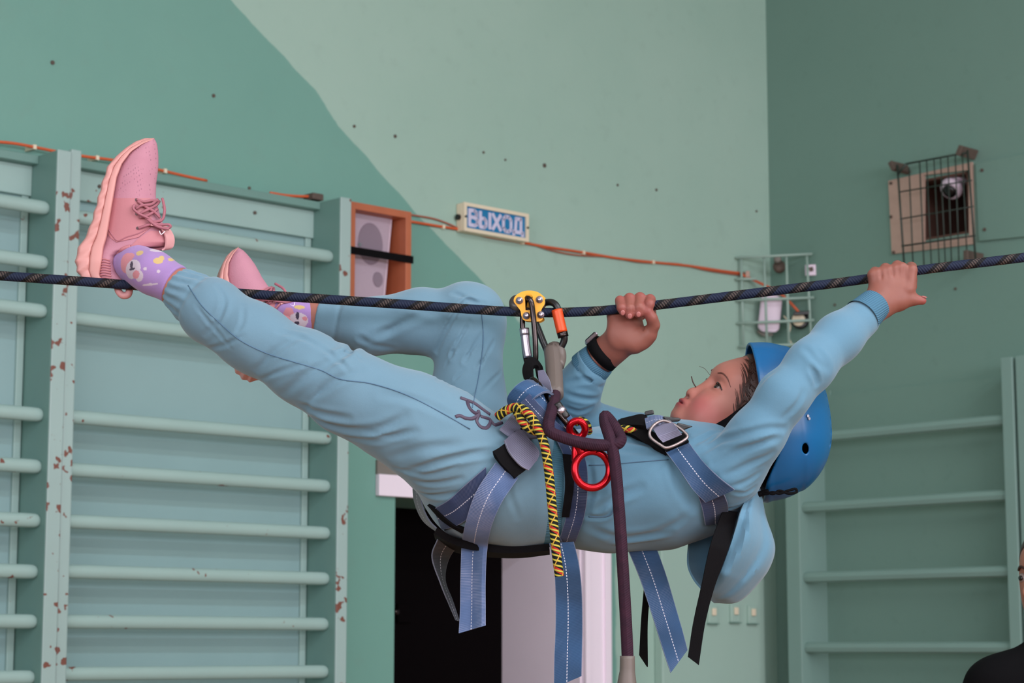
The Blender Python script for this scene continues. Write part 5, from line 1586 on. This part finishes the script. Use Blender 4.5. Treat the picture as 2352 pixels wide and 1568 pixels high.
ring3('body', W3([(1222, 872, -.10), (1234, 880, -.115), (1252, 908, -.135), (1275, 940, dk), (1300, 970, dk), (1322, 996, dk + .01), (1327, 1003, dk + .02), (1318, 1003, dk + .02), (1296, 985, dk + .02), (1268, 950, dk + .03), (1240, 912, -.105), (1222, 885, -.09)]), .0052, M['dark_steel'], k3)
tube('screw_sleeve', W3([(1278, 926, dk), (1290, 944, dk), (1302, 960, dk)]), .0075, M['black_plastic'], k3, n=8, ns=12)
tube('screw_nut', W3([(1284, 938, dk - .001), (1293, 948, dk - .001)]), .0088, M['silver'], k3, n=3, ns=6)
# ------------------------------------------------------------------ figure eight
f8 = empty('figure_eight_descender', W(1360, 1078, -.16), 'red anodised figure eight descender hanging at her waist', 'descender')
d8 = -.165
ang = np.linspace(0, 2 * np.pi, 48, endpoint=False)
link('large_ring', tube_mesh('large_ring', np.array([W(1360 + 40 * math.cos(a), 1078 + 42 * math.sin(a), d8 + .005 * math.cos(a)) for a in ang]), .0066, 12, True), M['red_metal'], f8, True)
link('small_ring', tube_mesh('small_ring', np.array([W(1326 + 18 * math.cos(a), 985 + 19 * math.sin(a), d8 - .002 + .006 * math.sin(a)) for a in ang]), .0062, 12, True), M['red_metal'], f8, True)
tube('neck', W3([(1322, 1003, d8), (1328, 1022, d8), (1338, 1042, d8)]), [.0075, .0105, .010], M['red_metal'], f8, n=10, ns=12)
tube('neck', W3([(1331, 1012, d8), (1345, 1030, d8), (1372, 1036, d8)]), [.0065, .007, .006], M['red_metal'], f8, n=10, ns=12)
tube('neck', W3([(1324, 1010, d8), (1322, 1035, d8), (1321, 1060, d8)]), [.0065, .007, .006], M['red_metal'], f8, n=10, ns=12)
# ------------------------------------------------------------------ lanyard
la = empty('lanyard', W(1275, 860, -.06), 'dark plum lanyard rope with grey end sleeves hanging past her waist', 'lanyard')
LP = [(1275, 892, -.086), (1275, 905, -.10), (1268, 940, -.165), (1260, 975, -.185), (1263, 990, -.188), (1290, 1003, -.19), (1340, 1017, -.185), (1395, 1022, -.18), (1420, 1018, -.178), (1426, 1008, -.172), (1415, 985, -.165), (1398, 962, -.15), (1390, 955, -.145), (1390, 970, -.155), (1402, 1010, -.178), (1412, 1060, -.18), (1421, 1160, -.18), (1428, 1260, -.178), (1434, 1360, -.176), (1439, 1450, -.175), (1442, 1520, -.175)]
tube('rope', W3(LP), .0100, M['lanyard'], la, n=200, ns=12)
tube('sleeve', W3([(1268, 803, .0), (1272, 840, -.03), (1275, 907, -.10)]), .0150, M['rubber'], la, n=16, ns=14)
tube('eye', W3([(1264, 812, .006), (1268, 798, .004), (1276, 796, .0), (1286, 806, -.006), (1288, 822, -.012), (1284, 840, -.03)]), .0098, M['rubber'], la, n=16, ns=12)
tube('sleeve', W3([(1441, 1506, -.175), (1441, 1535, -.175), (1440, 1568, -.175), (1440, 1640, -.175)]), [.0125, .0130, .0175, .0175], M['rubber'], la, n=16, ns=14)
# ------------------------------------------------------------------ accessory cord
co = empty('accessory_cord', W(1240, 1000, -.17), 'yellow black and red braided cord hanging from waist loop', 'cord')
CP = [(1143, 957, -.148), (1160, 944, -.156), (1180, 936, -.164), (1198, 938, -.172), (1218, 955, -.178), (1236, 985, -.183), (1250, 1020, -.186), (1260, 1080, -.186), (1267, 1150, -.184), (1273, 1220, -.18), (1279, 1280, -.178), (1285, 1323, -.176)]
tube('cord_tail', W3(CP), .0078, M['cord'], co, n=150, ns=14)
tube('cord_bight', W3([(1184, 938, -.158), (1194, 958, -.168), (1208, 978, -.172), (1224, 988, -.17), (1236, 992, -.16)]), .0076, M['cord'], co, n=40, ns=12)
tube('cord_bight', W3([(1322, 970, -.13), (1336, 966, -.135), (1347, 975, -.135), (1352, 992, -.12)]), .0070, M['cord'], co, n=30, ns=12)
c2_ = tube('accessory_cord', W3([(1418, 993, -.085), (1432, 984, -.098), (1446, 986, -.10), (1458, 992, -.09)]), .0066, M['cord'], None, n=24, ns=12)
tag(c2_, 'short yellow and black cord end by the chest strap', 'cord')

# ------------------------------------------------------------------ harness
hn = empty('climbing_harness', W(1200, 1100, -.12), 'blue full body climbing harness with hanging strap tails', 'harness')
# leg loop round the near thigh and its black pad
strap_on('leg_loop', [(1116, 1072), (1070, 1112), (1030, 1148), (996, 1168)], [(1120, 1150), (1088, 1180), (1052, 1205), (1016, 1216)], M['web_navy'], hn, fields=[tr])
strap_on('leg_pad', [(984, 1158), (1020, 1196), (1062, 1222)], [(1002, 1168), (1045, 1205), (1075, 1216)], M['black'], hn, fields=[tr], off=.005, thick=.006)
strap_free('seat_pad', [(1000, 1218), (1040, 1240), (1100, 1256), (1180, 1262), (1262, 1256)], [(1004, 1232), (1040, 1258), (1100, 1270), (1190, 1274), (1262, 1266)], [-.10, -.06, -.04, -.04, -.04], [.10, .10, .10, .10, .10], M['black'], hn, thick=.012)
strap_free('leg_loop', [(948, 1108), (952, 1150), (972, 1195), (1010, 1225)], [(966, 1120), (970, 1160), (990, 1200), (1030, 1232)], [.08, .08, .08, .06], [-.0, -.01, -.02, -.03], M['web_dim'], hn)
# buckle, keeper and long tail over the hip
strap_on('strap_tail', [(1138, 1062), (1094, 1128), (1072, 1190), (1062, 1240), (1058, 1330), (1057, 1400), (1054, 1454)], [(1190, 1098), (1154, 1150), (1130, 1205), (1119, 1260), (1115, 1330), (1115, 1400), (1115, 1436)], M['web_pale'], hn, n=70, off=.012, fields=[tr], c=8)
strap_on('keeper', [(1132, 1040), (1150, 1066), (1182, 1098)], [(1170, 1012), (1196, 1042), (1228, 1062)], M['black'], hn, off=.018, thick=.010, fields=[tr, sw])
strap_on('webbing_loop', [(1158, 1012), (1170, 1040), (1196, 1070), (1214, 1080)], [(1192, 985), (1215, 1010), (1238, 1040), (1232, 1058)], M['web_grey'], hn, off=.030, thick=.004, fields=[tr, sw])
strap_on('waist_strap', [(1148, 985), (1168, 1000), (1190, 1010)], [(1178, 950), (1215, 975), (1238, 1005)], M['web_grey'], hn, off=.016, thick=.004, fields=[tr, sw])
tube('label_edge', surf([(1182, 992), (1200, 984), (1218, 988), (1232, 1000)], 14, .022, -.13, [tr, sw]), .0012, M['black'], hn, ns=6)
# stacked waist webbing up to the maillon
strap_free('waist_coil', [(1172, 938), (1166, 915), (1180, 892), (1208, 874), (1236, 878)], [(1210, 962), (1216, 930), (1236, 908), (1258, 900), (1278, 912)], [-.11, -.13, -.145, -.13, -.10], [-.13, -.16, -.165, -.15, -.12], M['web'], hn, thick=.004)
strap_free('waist_coil', [(1204, 898), (1236, 930), (1268, 966), (1290, 990)], [(1236, 880), (1262, 908), (1296, 940), (1320, 968)], [-.155, -.165, -.165, -.15], [-.12, -.13, -.14, -.13], M['web'], hn, thick=.004)
strap_free('waist_coil', [(1196, 925), (1226, 960), (1256, 990), (1290, 1012)], [(1216, 905), (1246, 938), (1278, 970), (1310, 995)], [-.165, -.175, -.175, -.155], [-.16, -.165, -.165, -.15], M['web_navy'], hn, thick=.004)
strap_free('tie_in_loop', [(1206, 872), (1202, 850), (1212, 826), (1226, 824), (1240, 838), (1254, 868), (1266, 905)], [(1224, 872), (1224, 852), (1226, 842), (1232, 842), (1234, 850), (1238, 876), (1250, 912)], [-.07, -.05, -.03, -.02, -.025, -.05, -.09], [-.09, -.07, -.05, -.04, -.045, -.07, -.11], M['black'], hn, thick=.007)
strap_free('tie_in_loop', [(1236, 852), (1240, 880), (1252, 905), (1262, 925)], [(1250, 850), (1262, 872), (1268, 895), (1268, 915)], [-.05, -.075, -.10, -.12], [-.06, -.085, -.11, -.13], M['web_grey'], hn, thick=.003)
# belt round the belly, its keeper and the tail hanging below
strap_on('belly_strap', [(1276, 1006), (1300, 1060), (1308, 1120), (1302, 1180), (1284, 1242)], [(1322, 998), (1346, 1060), (1350, 1120), (1342, 1185), (1322, 1244)], M['web_navy'], hn, off=.008, fields=[sw, tr], fb=-.08, n=40)
strap_on('belly_pad', [(1292, 1044), (1298, 1110), (1290, 1186)], [(1316, 1046), (1318, 1110), (1308, 1186)], M['black'], hn, off=.012, fields=[sw, tr], thick=.005)
strap_free('strap_tail', [(1262, 1248), (1272, 1300), (1276, 1360), (1276, 1440), (1273, 1510), (1272, 1580)], [(1318, 1244), (1329, 1290), (1336, 1350), (1338, 1430), (1337, 1500), (1336, 1552)], [-.06, -.075, -.08, -.08, -.08, -.08], [-.07, -.085, -.09, -.085, -.085, -.085], M['web'], hn, n=60)
strap_free('belly_strap', [(1284, 1235), (1300, 1246), (1330, 1250)], [(1290, 1246), (1305, 1256), (1330, 1258)], [-.08, .0, .06], [-.06, .0, .06], M['web_navy'], hn)
# chest strap, buckle, tail
strap_on('shoulder_strap', [(1600, 1128), (1612, 1165), (1620, 1205)], [(1655, 1118), (1672, 1160), (1668, 1200)], M['web_navy'], hn, off=.006, fields=[sw], fb=-.14)
strap_on('strap_tail', [(1528, 1036), (1560, 1078), (1590, 1122), (1620, 1153)], [(1580, 1014), (1612, 1056), (1650, 1094), (1688, 1124)], M['web'], hn, off=.018, fields=[sw], n=40)
strap_on('keeper', [(1518, 1018), (1530, 1038)], [(1572, 996), (1582, 1016)], M['black'], hn, off=.020, thick=.008, fields=[sw])
strap_on('chest_strap', [(1418, 985), (1450, 1000), (1490, 1022), (1530, 1044)], [(1420, 966), (1452, 972), (1496, 992), (1540, 1018)], M['black'], hn, off=.010, thick=.006, fields=[sw], fb=-.05)
strap_free('chest_strap', [(1418, 984), (1446, 982), (1480, 985), (1494, 1000)], [(1428, 968), (1452, 962), (1476, 958), (1488, 968)], [-.06, -.075, -.10, -.11], [-.03, -.04, -.05, -.06], M['black'], hn, thick=.012)
M['buckle'] = plain('brushed buckle steel', (150, 138, 136), .42, metal=.9)
bf = [(1492, 1000), (1500, 978), (1524, 966), (1562, 984), (1579, 1002), (1572, 1010), (1530, 1028), (1518, 1022)]
ring3('buckle', [W(x, y, -.135 - .0004 * (y - 960)) for x, y in bf], .0026, M['buckle'], hn)
strap_free('buckle_webbing', [(1484, 970), (1500, 985), (1512, 1004), (1523, 1016)], [(1528, 962), (1544, 970), (1558, 986), (1566, 998)], [-.10, -.135, -.158, -.16], [-.10, -.14, -.16, -.158], M['web_grey'], hn, thick=.003)
strap_free('buckle_webbing', [(1482, 962), (1500, 955), (1520, 956), (1532, 964)], [(1486, 985), (1502, 978), (1516, 974), (1530, 972)], [-.09, -.10, -.11, -.10], [-.12, -.13, -.14, -.12], M['web_pale'], hn, thick=.003)
def clip(name, poly, d0, d1, mat): return slabw(name, poly, d0, d1, mat)
def slabw(name, poly, d0, d1, mat, bevel=.002):
    bm = bmesh.new(); lo = [bm.verts.new(tuple(W(x, y, d0))) for x, y in poly]; hi = [bm.verts.new(tuple(W(x, y, d1))) for x, y in poly]
    bm.faces.new(lo[::-1]); bm.faces.new(hi); k = len(poly)
    for i in range(k): bm.faces.new((lo[i], lo[(i + 1) % k], hi[(i + 1) % k], hi[i]))
    return obj_bm(name, bm, mat, hn, False, bevel)
slabw('side_clip', [(1480, 945), (1500, 940), (1503, 951), (1482, 955)], -.06, -.04, M['black_plastic'])
slabw('side_clip', [(1522, 956), (1560, 959), (1565, 963), (1558, 968), (1530, 969)], -.12, -.09, M['black_plastic'])
slabw('side_clip', [(1556, 970), (1592, 979), (1570, 988), (1552, 982)], -.13, -.11, M['black_plastic'])
# tails behind and below
strap_free('strap_tail', [(1442, 1262), (1470, 1330), (1500, 1420), (1525, 1500), (1540, 1545)], [(1508, 1258), (1530, 1320), (1552, 1395), (1568, 1450), (1579, 1492)], [.0, -.01, -.02, -.02, -.02], [.0, -.005, -.01, -.01, -.01], M['web'], hn, n=50)
strap_free('black_tail', [(1660, 1172), (1632, 1250), (1610, 1350), (1592, 1430), (1580, 1508)], [(1694, 1176), (1672, 1262), (1640, 1350), (1620, 1430), (1605, 1527)], [-.10, -.135, -.135, -.13, -.13], [-.09, -.13, -.13, -.13, -.13], M['black'], hn, n=50, thick=.004)
strap_free('black_tail', [(1490, 1250), (1482, 1330), (1474, 1420), (1469, 1504)], [(1509, 1250), (1497, 1330), (1487, 1420), (1487, 1531)], [.03, .03, .03, .03], [.04, .04, .04, .04], M['black'], hn, n=30, thick=.003)
strap_free('strap_tail', [(1005, 1238), (992, 1275), (1012, 1340), (1032, 1390), (1046, 1424)], [(1062, 1240), (1032, 1280), (1022, 1330), (1040, 1380), (1056, 1426)], [.02, .03, .04, .05, .05], [.06, .07, .06, .055, .05], M['web_dim'], hn, n=40)

# ================================================================== bystander at the right edge
YB = 4.75
Q = lambda px, py, dy=0.0: at(px, py, YB + dy)
mp2 = YB / F_PX / math.cos(TH)
M['tee'] = plain('black cotton t shirt', (10, 10, 12), .9, spec=.1, bump=.1)
M['jeans'] = cloth('dark trousers', (40, 42, 52))
hc2 = Q(2428, 1330)
pb_ = SDF()
fwd = np.array((-.80, -.60, 0)); lat = np.array((.60, -.80, 0)); R2 = np.stack((fwd, lat, np.array((0, 0, 1.0))))
h2 = lambda f, l, u: hc2 + np.array((f, l, u)) @ R2
pb_.ell(h2(-.01, 0, .03), (.098, .078, .092), R2, .02)
pb_.ell(h2(.022, 0, -.035), (.068, .062, .082), R2, .03)
pb_.ell(h2(.06, 0, -.088), (.022, .024, .02), R2, .02)
pb_.cap(h2(.088, 0, .0), h2(.103, 0, -.032), .009, .012, .012)
pb_.ell(h2(.084, 0, -.062), (.012, .024, .010), R2, .01)
for s_ in (-1, 1):
    pb_.ell(h2(.085, s_ * .032, .004), (.014, .018, .010), R2, .012, 's'); pb_.ell(h2(.07, s_ * .032, .002), (.013, .015, .012), R2, .006)
    pb_.ell(h2(-.01, s_ * .078, -.01), (.018, .010, .032), R2, .01)
pb_.cap(h2(-.02, 0, -.06), h2(-.02, 0, -.16), .056, .062, .03)
zs = float(hc2[2]); bx, by = float(hc2[0]), float(hc2[1])
V3 = lambda dx, dy, z: np.array((bx + dx, by + dy, z))
for s_ in (-1, 1):
    sh = V3(s_ * .145, 0, zs - .225); el = V3(s_ * .205, .01, zs - .53); wr = V3(s_ * .195, -.10, zs - .76); hp = V3(s_ * .20, -.13, zs - .84)
    pb_.cap(sh, el, .05, .038, .02); pb_.cap(el, wr, .038, .026, .015)
    pb_.box(V3(s_ * .20, -.125, zs - .82), (.018, .040, .046), None, .014, .02)
    for k in range(4):
        a = V3(s_ * .20, -.155 + .021 * k, zs - .855); b = a + np.array((0, -.004, -.036 - .006 * (k in (1, 2)))); c = b + np.array((-s_ * .012, .002, -.026))
        pb_.cap(a, b, .009, .0085, .002); pb_.cap(b, c, .0085, .007, .002)
    pb_.cap(V3(s_ * .19, -.16, zs - .80), V3(s_ * .18, -.185, zs - .85), .012, .009, .008)
    pb_.cap(V3(s_ * .09, .0, zs - .80), V3(s_ * .10, .0, .10), .07, .04, .02)
def col2(V): return np.tile(np.array(lin((176, 116, 96))), (len(V), 1))
pb_.cap(V3(0, 0, zs - .24), V3(0, 0, zs - .80), .12, .11, .03, 'u', .75)
man = sdf_obj('person', pb_, .0042, M['skin'], None, col2)
tag(man, 'bystander in black t-shirt cut off by the right picture edge', 'person')
ts = SDF()
ts.cap(V3(-.10, 0, zs - .235), V3(.10, 0, zs - .235), .072, .072, .03)
ts.cap(V3(0, 0, zs - .28), V3(0, 0, zs - .82), .155, .150, .04, 'u', .66)
ts.cap(V3(0, 0, zs - .175), V3(0, 0, zs - .25), .066, .11, .04)
for s_ in (-1, 1): ts.cap(V3(s_ * .145, 0, zs - .228), V3(s_ * .200, .008, zs - .46), .066, .064, .03)
ts.ell(h2(-.005, 0, -.13), (.066, .066, .04), R2, .01, 's')
ts.disp(wob((0, YB, 1.2), .003, .16, 31), *ts.bounds())
sdf_obj('t_shirt', ts, .006, M['tee'], man)
tj = SDF()
for s_ in (-1, 1):
    tj.cap(V3(s_ * .085, 0, zs - .84), V3(s_ * .10, 0, .06), .10, .062, .04)
tj.cap(V3(-.07, 0, zs - .80), V3(.07, 0, zs - .80), .11, .11, .03, 'u', .9)
sdf_obj('trousers', tj, .008, M['jeans'], man)
hb = SDF(); hb.ell(h2(-.018, 0, .038), (.104, .084, .096), R2, .01)
hb.plane_cut(h2(.045, 0, .02), R2.T @ np.array((1, 0, -.55)), hc2 - .3, hc2 + .3, .006)
hb.plane_cut(h2(0, 0, -.03), R2.T @ np.array((.5, 0, -1.0)), hc2 - .3, hc2 + .3, .006)
sdf_obj('hair', hb, .005, M['hair'], man)
for s_ in (1, -1):
    bm = bmesh.new(); bmesh.ops.create_uvsphere(bm, u_segments=16, v_segments=10, radius=.0125, matrix=Matrix.Translation(Vector(h2(.0735, s_ * .031, .002)))); e_ = obj_bm('eye', bm, M['eye_white'], man, True)
    lathe('iris', [(.006, -.001), (.006, .001), (.0, .002)], h2(.0852, s_ * .031, .002), fwd, M['iris'], e_, 12)
    tube('eyebrow', [h2(.090, s_ * .014, .022), h2(.086, s_ * .030, .027), h2(.073, s_ * .046, .020)], .003, M['hair'], man, ns=6)
    so = SDF(); so.cap(V3(s_ * .10, .03, .04), V3(s_ * .11, -.14, .035), .045, .040, .02); so.cap(V3(s_ * .10, .03, .07), V3(s_ * .10, .02, .10), .045, .045, .02)
    so.plane_cut((0, 0, .002), (0, 0, -1), V3(-.5, -.5, -.1), V3(.5, .5, .2), .004)
    sdf_obj('shoe', so, .006, M['outsole'], man)

# ================================================================== origins at each thing
bpy.context.view_layer.update()
for o in list(COL.objects):
    if o.type == 'MESH' and o.parent is None and not o.children and o.data.users == 1:
        n = len(o.data.vertices); co_ = np.empty(n * 3, np.float32); o.data.vertices.foreach_get('co', co_); co_ = co_.reshape(-1, 3)
        c = (co_.min(0) + co_.max(0)) / 2
        o.data.vertices.foreach_set('co', (co_ - c).ravel()); o.data.update(); o.location = Vector(c.tolist())
